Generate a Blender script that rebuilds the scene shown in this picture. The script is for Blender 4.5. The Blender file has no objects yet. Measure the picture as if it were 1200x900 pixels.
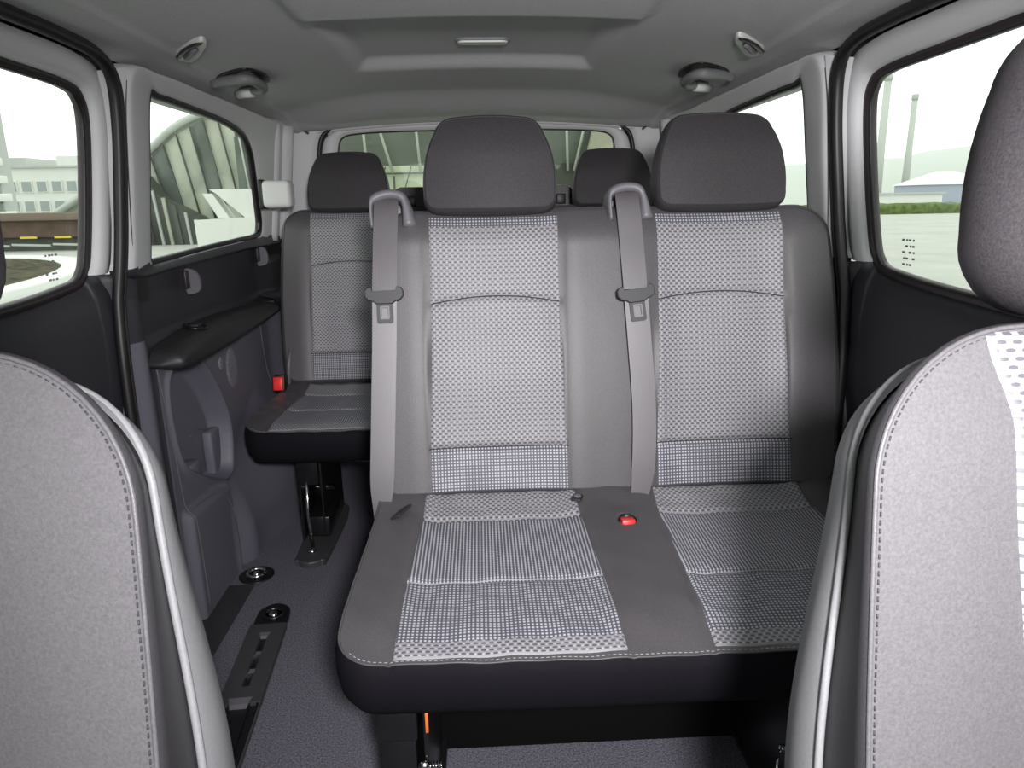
import bpy, bmesh, math, random
from mathutils import Vector, Matrix
random.seed(7)
SC = bpy.context.scene
COL = SC.collection
R = math.radians

# ------------------------------------------------------------------ camera, world, lights, exposure
def setup_camera():
    th, ph, ro = R(14.5), R(2.34), R(1.0)
    f = Vector((math.sin(ph)*math.cos(th), math.cos(ph)*math.cos(th), -math.sin(th)))
    r0 = f.cross(Vector((0, 0, 1))).normalized(); u0 = r0.cross(f)
    r = r0*math.cos(ro) - u0*math.sin(ro); u = u0*math.cos(ro) + r0*math.sin(ro)
    cd = bpy.data.cameras.new('camera'); co = bpy.data.objects.new('camera', cd); COL.objects.link(co)
    m = Matrix(((r.x, u.x, -f.x, 0), (r.y, u.y, -f.y, 0), (r.z, u.z, -f.z, 1.10), (0, 0, 0, 1)))
    co.matrix_world = m
    cd.sensor_fit = 'HORIZONTAL'; cd.sensor_width = 36; cd.lens = 36*830/1200
    cd.clip_start = 0.02; cd.clip_end = 2000
    SC.camera = co
setup_camera()

w = bpy.data.worlds.new('overcast_sky'); SC.world = w; w.use_nodes = True
bg = w.node_tree.nodes['Background']
bg.inputs[0].default_value = (0.97, 1.0, 0.985, 1); bg.inputs[1].default_value = 1.9
SC.view_settings.view_transform = 'Standard'; SC.view_settings.look = 'None'
SC.view_settings.exposure = 0.0; SC.view_settings.gamma = 1.0; SC.view_settings.use_curve_mapping = False

FLASH = 180.0
def flash():
    ld = bpy.data.lights.new('camera_flash', 'SPOT'); ld.energy = FLASH; ld.shadow_soft_size = .06
    ld.spot_size = R(90); ld.spot_blend = 1.0
    ld.color = (1.0, 0.965, 0.99)
    lo = bpy.data.objects.new('camera_flash', ld); COL.objects.link(lo)
    lo.location = (0.12, -0.22, 1.25)
    d = Vector((0.16, 1.5, 0.60)) - lo.location
    lo.rotation_euler = d.to_track_quat('-Z', 'Y').to_euler()
flash()

# ------------------------------------------------------------------ materials
class NT:
    def __init__(s, name):
        s.m = bpy.data.materials.new(name); s.m.use_nodes = True
        s.t = s.m.node_tree; s.b = s.t.nodes['Principled BSDF']
    def n(s, typ, **k):
        nd = s.t.nodes.new(typ)
        for a, v in k.items(): setattr(nd, a, v)
        return nd
    def l(s, a, b): s.t.links.new(a, b)
    def mt(s, op, a, b=None, c=None):
        nd = s.n('ShaderNodeMath', operation=op)
        for i, v in enumerate((a, b, c)):
            if v is None: continue
            if isinstance(v, (int, float)): nd.inputs[i].default_value = v
            else: s.l(v, nd.inputs[i])
        return nd.outputs[0]
    def mix(s, fac, a, b):
        nd = s.n('ShaderNodeMix', data_type='RGBA')
        for i, v in ((0, fac), (6, a), (7, b)):
            if isinstance(v, (int, float)): nd.inputs[i].default_value = v
            elif isinstance(v, tuple): nd.inputs[i].default_value = (*v, 1)
            else: s.l(v, nd.inputs[i])
        return nd.outputs[2]
    def noise(s, scale, detail=2, vec=None, rough=.5):
        nd = s.n('ShaderNodeTexNoise'); nd.inputs['Scale'].default_value = scale
        nd.inputs['Detail'].default_value = detail; nd.inputs['Roughness'].default_value = rough
        if vec is None:
            tc = s.n('ShaderNodeTexCoord'); vec = tc.outputs['Object']
        s.l(vec, nd.inputs['Vector']); return nd.outputs['Fac']
    def bump(s, h, strength, dist):
        nd = s.n('ShaderNodeBump'); nd.inputs['Strength'].default_value = strength
        nd.inputs['Distance'].default_value = dist; s.l(h, nd.inputs['Height']); s.l(nd.outputs[0], s.b.inputs['Normal'])
    def uv(s):
        tc = s.n('ShaderNodeTexCoord'); sp = s.n('ShaderNodeSeparateXYZ'); s.l(tc.outputs['UV'], sp.inputs[0])
        return sp.outputs[0], sp.outputs[1]

MATS = {}
def plain(name, col, rough=.5, metal=0, spec=.5, ns=0, na=.0, bs=0, bd=.0005, emit=None):
    k = NT(name); b = k.b
    b.inputs['Base Color'].default_value = (*col, 1); b.inputs['Roughness'].default_value = rough
    b.inputs['Metallic'].default_value = metal; b.inputs['Specular IOR Level'].default_value = spec
    if ns:
        f = k.noise(ns, 3)
        lo = tuple(c*(1-na) for c in col); hi = tuple(min(1, c*(1+na)) for c in col)
        mr = k.n('ShaderNodeMapRange'); k.l(f, mr.inputs[0]); mr.inputs[1].default_value = .3; mr.inputs[2].default_value = .7
        k.l(k.mix(mr.outputs[0], lo, hi), b.inputs['Base Color'])
        if bs: k.bump(f, bs, bd)
    MATS[name] = k.m
    return k.m

def fabric(name, col, na=.22, scale=420, sheen=.05, spec=.48, rough=.45):
    k = NT(name); b = k.b
    b.inputs['Roughness'].default_value = rough; b.inputs['Specular IOR Level'].default_value = spec
    b.inputs['Sheen Weight'].default_value = sheen; b.inputs['Sheen Roughness'].default_value = .4
    f = k.noise(scale, 3, rough=.7); g = k.noise(9, 2)
    mr = k.n('ShaderNodeMapRange'); k.l(f, mr.inputs[0]); mr.inputs[1].default_value = .3; mr.inputs[2].default_value = .7
    lo = tuple(c*(1-na) for c in col); hi = tuple(c*(1+na) for c in col)
    k.l(k.mix(mr.outputs[0], lo, hi), b.inputs['Base Color'])
    h = k.mt('MULTIPLY_ADD', g, 2.5, f)
    k.bump(h, .35, .0010)
    MATS[name] = k.m
    return k.m

def pattern(name, kind):
    k = NT(name); b = k.b
    b.inputs['Roughness'].default_value = .55; b.inputs['Specular IOR Level'].default_value = .5
    U, V = k.uv()
    if kind == 'dash':
        pu, pv = .0122, .0063
        v = k.mt('DIVIDE', V, pv); row = k.mt('FLOOR', v)
        sh = k.mt('MULTIPLY', k.mt('FLOORED_MODULO', row, 2.0), .5)
        u = k.mt('ADD', k.mt('DIVIDE', U, pu), sh)
        uu = k.mt('SUBTRACT', k.mt('FRACT', u), .5); vv = k.mt('SUBTRACT', k.mt('FRACT', v), .5)
        d = k.mt('ADD', k.mt('POWER', k.mt('ABSOLUTE', k.mt('DIVIDE', uu, .36)), 2.0), k.mt('POWER', k.mt('ABSOLUTE', k.mt('DIVIDE', vv, .27)), 2.0))
        mr = k.n('ShaderNodeMapRange'); k.l(d, mr.inputs[0]); mr.inputs[1].default_value = .7; mr.inputs[2].default_value = 1.15
        # small white pills between the dashes
        uw = k.mt('SUBTRACT', k.mt('FRACT', k.mt('ADD', u, .5)), .5)
        e = k.mt('ADD', k.mt('POWER', k.mt('ABSOLUTE', k.mt('DIVIDE', uw, .2)), 2.0), k.mt('POWER', k.mt('ABSOLUTE', k.mt('DIVIDE', vv, .3)), 2.0))
        m2 = k.n('ShaderNodeMapRange'); k.l(e, m2.inputs[0]); m2.inputs[1].default_value = 1.1; m2.inputs[2].default_value = .7
        c = k.mix(mr.outputs[0], (.070, .067, .078), (.222, .217, .232))
        c = k.mix(m2.outputs[0], c, (.33, .325, .345))
        hgt = mr.outputs[0]
    else:
        pu, pv = (.0068, .0068) if kind == 'dot' else (.0064, .0056)
        uu = k.mt('SUBTRACT', k.mt('FRACT', k.mt('DIVIDE', U, pu)), .5); vv = k.mt('SUBTRACT', k.mt('FRACT', k.mt('DIVIDE', V, pv)), .5)
        ru, rv = (.30, .30) if kind == 'dot' else (.24, .42)
        d = k.mt('ADD', k.mt('POWER', k.mt('ABSOLUTE', k.mt('DIVIDE', uu, ru)), 3.0), k.mt('POWER', k.mt('ABSOLUTE', k.mt('DIVIDE', vv, rv)), 3.0))
        mr = k.n('ShaderNodeMapRange'); k.l(d, mr.inputs[0]); mr.inputs[1].default_value = 1.25; mr.inputs[2].default_value = .7
        c = k.mix(mr.outputs[0], (.075, .076, .098), (.40, .40, .425))
        hgt = mr.outputs[0]
    f = k.noise(700, 2)
    m3 = k.n('ShaderNodeMapRange'); k.l(f, m3.inputs[0]); m3.inputs[3].default_value = .75; m3.inputs[4].default_value = 1.25
    mul = k.n('ShaderNodeVectorMath', operation='SCALE'); k.l(c, mul.inputs[0]); k.l(m3.outputs[0], mul.inputs['Scale'])
    k.l(mul.outputs[0], b.inputs['Base Color'])
    k.bump(hgt, .35, .0006)
    MATS[name] = k.m
    return k.m

def webbing_mat():
    k = NT('webbing'); b = k.b
    b.inputs['Roughness'].default_value = .38; b.inputs['Specular IOR Level'].default_value = 1.0; b.inputs['Coat Weight'].default_value = .5; b.inputs['Coat Roughness'].default_value = .38
    U, V = k.uv()
    wv = k.mt('SINE', k.mt('ADD', k.mt('MULTIPLY', V, 4200), k.mt('MULTIPLY', k.mt('SINE', k.mt('MULTIPLY', U, 2600)), 1.2)))
    mr = k.n('ShaderNodeMapRange'); k.l(wv, mr.inputs[0]); mr.inputs[1].default_value = -1
    k.l(k.mix(mr.outputs[0], (.036, .032, .037), (.085, .078, .084)), b.inputs['Base Color'])
    k.bump(mr.outputs[0], .25, .0003)
    MATS['webbing'] = k.m; return k.m

def glass_mat(name, tint, gloss=.04):
    k = NT(name); t = k.t
    t.nodes.remove(k.b)
    tr = k.n('ShaderNodeBsdfTransparent'); tr.inputs[0].default_value = (*tint, 1)
    gl = k.n('ShaderNodeBsdfGlossy'); gl.inputs['Roughness'].default_value = .02
    mx = k.n('ShaderNodeMixShader'); mx.inputs[0].default_value = gloss
    k.l(tr.outputs[0], mx.inputs[1]); k.l(gl.outputs[0], mx.inputs[2])
    k.l(mx.outputs[0], t.nodes['Material Output'].inputs['Surface'])
    MATS[name] = k.m; return k.m

fab = fabric('seat_fabric', (.066, .062, .066))
fab_head = fabric('headrest_fabric', (.040, .037, .040), .3, 420, .0, .16)
fab_front = fabric('near_seat_fabric', (.084, .081, .086), .18, 380, .03, .35)
bolst = fabric('bolster_fabric', (.030, .029, .032), .15, 500, 0, .4)
skirt = fabric('skirt_fabric', (.007, .0065, .009), .25, 500, 0, .08, .7)
p_dash = pattern('dash_weave', 'dash'); p_dot = pattern('dot_weave', 'dot'); p_rib = pattern('rib_weave', 'rib')
web = webbing_mat()
thread_d = plain('dark_thread', (.03, .03, .035), .8)
thread_l = plain('light_thread', (.30, .30, .33), .8)
shell_grey = plain('grey_shell_plastic', (.17, .172, .178), .55, ns=400, na=.08, bs=.2)
grey_trim = plain('grey_pillar_trim', (.58, .58, .59), .6, ns=500, na=.05, bs=.15)
headliner = plain('headliner_cloth', (.50, .495, .51), .95, spec=.1, ns=350, na=.10, bs=.3, bd=.001)
dark_pl = plain('dark_trim_plastic', (.030, .029, .036), .52, spec=.5, ns=600, na=.10, bs=.25)
dark_arm = plain('black_armrest_plastic', (.022, .022, .024), .5, ns=600, na=.1, bs=.2)
lower_pl = plain('blue_grey_lower_trim', (.125, .122, .15), .55, ns=600, na=.10, bs=.25)
rubber = plain('black_rubber', (.008, .007, .008), .45)
rubber_b = plain('brown_black_rubber', (.022, .015, .018), .4)
carpet = plain('blue_grey_carpet', (.125, .122, .148), .95, spec=.1, ns=260, na=.55, bs=.8, bd=.003)
steel_b = plain('black_painted_steel', (.008, .008, .009), .3)
chrome = plain('bright_steel', (.75, .75, .75), .18, 1)
rail_pl = plain('dark_rail_plastic', (.045, .045, .048), .5)
guide_pl = plain('belt_guide_grey', (.13, .125, .14), .45)
tongue_pl = plain('tongue_black_plastic', (.020, .020, .024), .5)
red = plain('red_button', (.85, .03, .03), .35)
white_pl = plain('white_grey_plastic', (.58, .59, .57), .5)
orange = plain('orange_tag', (.6, .15, .04), .5)
glass = glass_mat('window_glass', (.955, .98, .95))
glass_r = glass_mat('rear_window_glass', (.86, .89, .83))

# ------------------------------------------------------------------ object helpers
def link(name, me, mats, parent=None, smooth=True, kind=None):
    o = bpy.data.objects.new(name, me); COL.objects.link(o)
    for m in (mats if isinstance(mats, (list, tuple)) else [mats]): me.materials.append(m)
    if smooth: me.polygons.foreach_set('use_smooth', [True]*len(me.polygons))
    if parent is not None: o.parent = parent
    if kind: o['kind'] = kind
    return o
def mesh(name, verts, faces, mats, parent=None, smooth=True, kind=None, uv=None, mi=None):
    me = bpy.data.meshes.new(name); me.from_pydata([tuple(v) for v in verts], [], faces); me.update()
    if uv:
        l = me.uv_layers.new(name='UVMap')
        for lp in me.loops: l.data[lp.index].uv = uv[lp.vertex_index]
    o = link(name, me, mats, parent, smooth, kind)
    if mi: me.polygons.foreach_set('material_index', mi)
    return o
def tag(o, label, cat, group=None):
    o['label'] = label; o['category'] = cat
    if group: o['group'] = group
    return o
def thing(name, loc, label, cat, group=None):
    o = bpy.data.objects.new(name, None); COL.objects.link(o); o.location = loc; o.empty_display_size = .05
    return tag(o, label, cat, group)
def struct(o): o['kind'] = 'structure'; return o

def ss(a, b, x):
    t = max(0., min(1., (x-a)/(b-a))); return t*t*(3-2*t)
def resample(pts, n):
    pts = [Vector(p) for p in pts]; L = [0]
    for a, b in zip(pts, pts[1:]): L.append(L[-1]+(b-a).length)
    out = []; j = 0
    for i in range(n+1):
        t = L[-1]*i/n
        while j < len(L)-2 and L[j+1] < t: j += 1
        s = (t-L[j])/max(1e-9, L[j+1]-L[j]); out.append(pts[j].lerp(pts[j+1], min(1, s)))
    return out
def spline(pts, k=8, closed=False):
    P = [Vector(p) for p in pts]; n = len(P); out = []
    for i in range(n if closed else n-1):
        p1, p2 = P[i], P[(i+1) % n]
        p0 = P[(i-1) % n] if (closed or i > 0) else p1*2-p2
        p3 = P[(i+2) % n] if (closed or i < n-2) else p2*2-p1
        for j in range(k):
            t = j/k
            out.append(.5*((2*p1)+(p2-p0)*t+(2*p0-5*p1+4*p2-p3)*t*t+(3*p1-p0-3*p2+p3)*t**3))
    if not closed: out.append(P[-1])
    return out
def box(name, lo, hi, mat, parent=None, bev=.003, rot=None, seg=2, taper=None):
    bm = bmesh.new(); bmesh.ops.create_cube(bm, size=1)
    c = [(a+b)/2 for a, b in zip(lo, hi)]; s = [b-a for a, b in zip(lo, hi)]
    for v in bm.verts:
        tz = v.co.z+.5
        f = 1 if taper is None else 1+(taper-1)*tz
        v.co = Vector((v.co.x*s[0]*f, v.co.y*s[1]*f, v.co.z*s[2]))
    if bev: bmesh.ops.bevel(bm, geom=bm.edges[:], offset=min(bev, min(s)*.45), segments=seg, affect='EDGES', profile=.5)
    if rot: bmesh.ops.rotate(bm, verts=bm.verts, cent=(0, 0, 0), matrix=rot)
    bmesh.ops.translate(bm, verts=bm.verts, vec=c)
    me = bpy.data.meshes.new(name); bm.to_mesh(me); bm.free()
    return link(name, me, mat, parent, smooth=False if not bev else True)
def flatshade(o):
    for p in o.data.polygons: p.use_smooth = False
    return o
def tube(name, pts, r, mat, parent=None, seg=8, closed=False, kind=None, squash=None):
    P = [Vector(p) for p in pts]; n = len(P); V = []; F = []
    up = None
    for i in range(n):
        a = P[(i-1) % n] if (closed or i) else P[0]; b = P[(i+1) % n] if (closed or i < n-1) else P[-1]
        t = (b-a).normalized()
        if up is None:
            up = Vector((0, 0, 1)) if abs(t.z) < .9 else Vector((1, 0, 0))
        s = t.cross(up).normalized(); up = s.cross(t).normalized()
        rr = r[i] if isinstance(r, list) else r
        for k in range(seg):
            an = 2*math.pi*k/seg
            V.append(P[i]+s*math.cos(an)*rr+up*math.sin(an)*rr*(squash or 1))
    m = n if closed else n-1
    for i in range(m):
        for k in range(seg):
            a = i*seg+k; b = i*seg+(k+1) % seg; c = ((i+1) % n)*seg+(k+1) % seg; d = ((i+1) % n)*seg+k
            F.append((a, b, c, d))
    if not closed: F.append(tuple(range(seg))[::-1]); F.append(tuple((n-1)*seg+k for k in range(seg)))
    return mesh(name, V, F, mat, parent, kind=kind)
def lathe(name, prof, loc, axis, mat, parent=None, seg=24):
    """prof: list of (radius, height along axis)"""
    ax = Vector(axis).normalized(); q = Vector((0, 0, 1)).rotation_difference(ax)
    V = []; F = []
    for (r, h) in prof:
        for k in range(seg):
            an = 2*math.pi*k/seg; V.append(Vector(loc)+q @ Vector((r*math.cos(an), r*math.sin(an), h)))
    for i in range(len(prof)-1):
        for k in range(seg):
            F.append((i*seg+k, i*seg+(k+1) % seg, (i+1)*seg+(k+1) % seg, (i+1)*seg+k))
    F.append(tuple(range(seg))[::-1]); F.append(tuple((len(prof)-1)*seg+k for k in range(seg)))
    return mesh(name, V, F, mat, parent)
def prism(name, pts, h0, h1, mapf, mat, parent=None, bev=.0):
    """extrude an (a,b) outline from height h0 to h1 with softened rims"""
    P = [Vector(p) for p in pts]; n = len(P); c = sum(P, Vector((0, 0)))/n
    rings = [(0, h0), (0, h1-bev), (bev*.4, h1-bev*.3), (bev, h1)] if bev else [(0, h0), (0, h1)]
    V = []; F = []
    for ins, h in rings:
        for p in P:
            d = (c-p); q = p + (d.normalized()*ins if ins else Vector((0, 0))); V.append(mapf(q.x, q.y, h))
    for i in range(len(rings)-1):
        for k in range(n): F.append((i*n+k, i*n+(k+1) % n, (i+1)*n+(k+1) % n, (i+1)*n+k))
    F.append(tuple(range(n))[::-1]); F.append(tuple((len(rings)-1)*n+k for k in range(n)))
    o = mesh(name, V, F, mat, parent, smooth=False)
    return o
def frame(name, outer, inner, h0, h1, mapf, mat, parent=None):
    n = len(outer); V = []; F = []
    for pts, h in ((outer, h0), (outer, h1), (inner, h1), (inner, h0)):
        for p in pts: V.append(mapf(p[0], p[1], h))
    for i in range(4):
        for k in range(n): F.append((i*n+k, i*n+(k+1) % n, ((i+1) % 4)*n+(k+1) % n, ((i+1) % 4)*n+k))
    return mesh(name, V, F, mat, parent, smooth=False)
def rrect(x0, y0, x1, y1, r, k=4):
    out = []
    for cx, cy, a0 in ((x1-r, y1-r, 0), (x0+r, y1-r, 90), (x0+r, y0+r, 180), (x1-r, y0+r, 270)):
        for i in range(k+1):
            a = R(a0+90*i/k); out.append((cx+r*math.cos(a), cy+r*math.sin(a)))
    return out

# ------------------------------------------------------------------ upholstery builder
def rquad(c, r, bow=(0, 0, 0, 0), n=40, m=40):
    """rounded quad: corners BL,BR,TR,TL -> four sides from corner middle to corner middle"""
    C4 = [Vector(p) for p in c]; arcs = []
    for i in range(4):
        p, a, b = C4[i], C4[i-1], C4[(i+1) % 4]
        ta = p+(a-p).normalized()*r[i]; tb = p+(b-p).normalized()*r[i]
        arc = []
        for k in range(13):
            t = k/12
            q1 = ta.lerp(p, .55); q2 = tb.lerp(p, .55)
            arc.append(ta*(1-t)**3+q1*3*t*(1-t)**2+q2*3*t*t*(1-t)+tb*t**3)
        arcs.append(arc)
    sides = []
    for i in range(4):
        A, B = arcs[i], arcs[(i+1) % 4]; s, e = A[12], B[0]; d = (e-s); nr = Vector((d.y, -d.x)).normalized()
        mid = [s.lerp(e, k/16)+nr*bow[i]*4*(k/16)*(1-k/16) for k in range(1, 16)]
        sides.append(resample(A[6:]+mid+B[:7], n if i % 2 == 0 else m))
    return sides
def loop_of(sides):
    return sides[0][:-1]+sides[1][:-1]+sides[2][:-1]+sides[3][:-1]
def normals(lp):
    n = len(lp); out = []
    for i in range(n):
        d = lp[(i+1) % n]-lp[i-1]; out.append(Vector((d.y, -d.x)).normalized())
    return out
def coons(sides):
    B, Rt, T, L = sides; T = T[::-1]; L = L[::-1]; n = len(B)-1; m = len(Rt)-1; G = []
    for j in range(m+1):
        v = j/m; row = []
        for i in range(n+1):
            u = i/n
            row.append(B[i]*(1-v)+T[i]*v+L[j]*(1-u)+Rt[j]*u-(B[0]*(1-u)*(1-v)+B[n]*u*(1-v)+T[0]*(1-u)*v+T[n]*u*v))
        G.append(row)
    return G
def cushion_front(name, sides, H, mapf, mat, parent):
    G = coons(sides); m = len(G); n = len(G[0]); V = []; UV = []; F = []
    for row in G:
        for p in row: V.append(mapf(p.x, p.y, H(p.x, p.y))); UV.append((p.x, p.y))
    for j in range(m-1):
        for i in range(n-1): F.append((j*n+i, j*n+i+1, (j+1)*n+i+1, (j+1)*n+i))
    return mesh(name, V, F, mat, parent, uv=UV)
def cushion_ring(name, sides, H, prof, mapf, mat, parent, cap=False, ex=None):
    """prof: (outset, drop) list along the rim"""
    lp = loop_of(sides); N = normals(lp); n = len(lp); V = []; F = []
    tot = len(prof)
    for (o, d, f) in prof:
        for p, nr in zip(lp, N):
            q = p+nr*(o-(ex(p.x, p.y)*d if ex else 0)); V.append(mapf(q.x, q.y, H(p.x, p.y)*f-d))
    for i in range(tot-1):
        for k in range(n): F.append((i*n+k, i*n+(k+1) % n, (i+1)*n+(k+1) % n, (i+1)*n+k))
    if cap:
        o, d, f = prof[-1]; c = sum(lp, Vector((0, 0)))/n; base = (tot-1)*n
        for s in (.7, .35):
            b2 = len(V)
            for p, nr in zip(lp, N):
                q = c+(p+nr*(o-(ex(p.x, p.y)*d if ex else 0))-c)*s; V.append(mapf(q.x, q.y, -d-.004*(1-s)))
            for k in range(n): F.append((base+k, base+(k+1) % n, b2+(k+1) % n, b2+k))
            base = b2
        V.append(mapf(c.x, c.y, -d-.004))
        for k in range(n): F.append((base+k, base+(k+1) % n, len(V)-1))
    return mesh(name, V, F, mat, parent)
def insert(name, edge, b0, b1, H, mapf, parent, zones, n=48, m=150, lift=.0025):
    """edge(b)->(a0,a1); zones: list of (b_limit, material index)"""
    V = []; UV = []; F = []; MI = []
    for j in range(m+1):
        b = b0+(b1-b0)*j/m; a0, a1 = edge(b)
        for i in range(n+1):
            t = i/n; a = a0+(a1-a0)*t
            e = min(t, 1-t)*(a1-a0); eb = min(b-b0, b1-b)
            k = ss(0, .004, min(e, eb+.002)); V.append(mapf(a, b, H(a, b)+lift*k-.004*(1-k))); UV.append((a, b))
    for j in range(m):
        bm_ = b0+(b1-b0)*(j+.5)/m; mi = 0
        for lim, k in zones:
            if bm_ >= lim: mi = k
        for i in range(n):
            F.append((j*(n+1)+i, j*(n+1)+i+1, (j+1)*(n+1)+i+1, (j+1)*(n+1)+i)); MI.append(mi)
    return mesh(name, V, F, [p_dash, p_dot, p_rib], parent, uv=UV, mi=MI)
def ring_path(sides, H, mapf, out=0, drop=0, lift=0, ex=None):
    lp = loop_of(sides); N = normals(lp)
    return [mapf(p.x+nr.x*(out-(ex(p.x, p.y)*drop if ex else 0)), p.y+nr.y*(out-(ex(p.x, p.y)*drop if ex else 0)), H(p.x, p.y)+lift-drop) for p, nr in zip(lp, N)]
def stitches(name, path, every, length, r, mat, parent, t0=0., t1=1.):
    """short thread dashes joined in one mesh"""
    n = len(path); V = []; F = []
    L = [0]
    for i in range(n-1): L.append(L[-1]+(path[i+1]-path[i]).length)
    s = L[-1]*t0; j = 0
    def at(x):
        for i in range(n-1):
            if L[i+1] >= x: return path[i].lerp(path[i+1], (x-L[i])/max(1e-9, L[i+1]-L[i]))
        return path[-1]
    while s+length < L[-1]*t1:
        a, b = at(s), at(s+length); t = (b-a).normalized(); u = t.orthogonal().normalized(); v = t.cross(u)
        k = len(V)
        for p in (a, b):
            for c, d in ((1, 0), (0, 1), (-1, 0), (0, -1)): V.append(p+u*c*r+v*d*r)
        F += [(k, k+1, k+5, k+4), (k+1, k+2, k+6, k+5), (k+2, k+3, k+7, k+6), (k+3, k, k+4, k+7), (k, k+3, k+2, k+1), (k+4, k+5, k+6, k+7)]
        s += every
    return mesh(name, V, F, mat, parent, kind='stuff')

REC = R(12.5)
def back_map(y0, z0, rec=REC):
    c, s = math.cos(rec), math.sin(rec)
    return lambda a, b, h: Vector((a, y0+b*s-h*c, z0+b*c+h*s))
def cush_map(y0, z0, tilt):
    c, s = math.cos(tilt), math.sin(tilt)
    return lambda a, b, h: Vector((a, y0+b*c-h*s, z0+b*s+h*c))

def headrest(parent, c, mapf, b0=.640, hw=.148, ht=.190, seams=True, depth=.10, h0=.015, label=None):
    sides = rquad([(c-hw*.94, b0), (c+hw*.94, b0), (c+hw*.70, b0+ht), (c-hw*.70, b0+ht)], (.026, .026, .028, .028), (.003, .010, .004, .010), 30, 24)
    H = lambda a, b: h0+.012*(1-((a-c)/hw)**2)-.10*max(0, (b-b0)/ht-.55)**2
    front = cushion_front('headrest', sides, H, mapf, fab_head, parent)
    if label: front['label'] = label
    cushion_ring('headrest_side', sides, H, [(0, 0, 1), (.0045, .003, 1), (.008, .012, 1), (.010, .03, 1), (.009, .055, .8), (.003, .08, .5), (-.008, .095, .2), (-.03, .103, 0)], mapf, fab_head, front, cap=True)
    tube('piping', [p for p in ring_path(sides, H, mapf, .001, .001)], .0016, thread_d, front, 6, True)
    for s in (-1, 1):
        tube('headrest_post', [mapf(c+s*.06, b0-.06, -.05), mapf(c+s*.06, b0+.03, -.045)], .006, chrome, front, 10)
        lathe('post_sleeve', [(.013, 0), (.015, .004), (.014, .012), (.010, .014)], mapf(c+s*.06, b0-.024, -.05), (0, math.sin(REC), math.cos(REC)), tongue_pl, front, 14)
    return front

def bolster(d, half=.143, amp=.013):
    """height of the padding at distance d from a seat's centre line"""
    return amp*ss(half-.06, half+.045, abs(d))-.004*math.cos(min(1, abs(d)/half)*math.pi/2)

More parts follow.
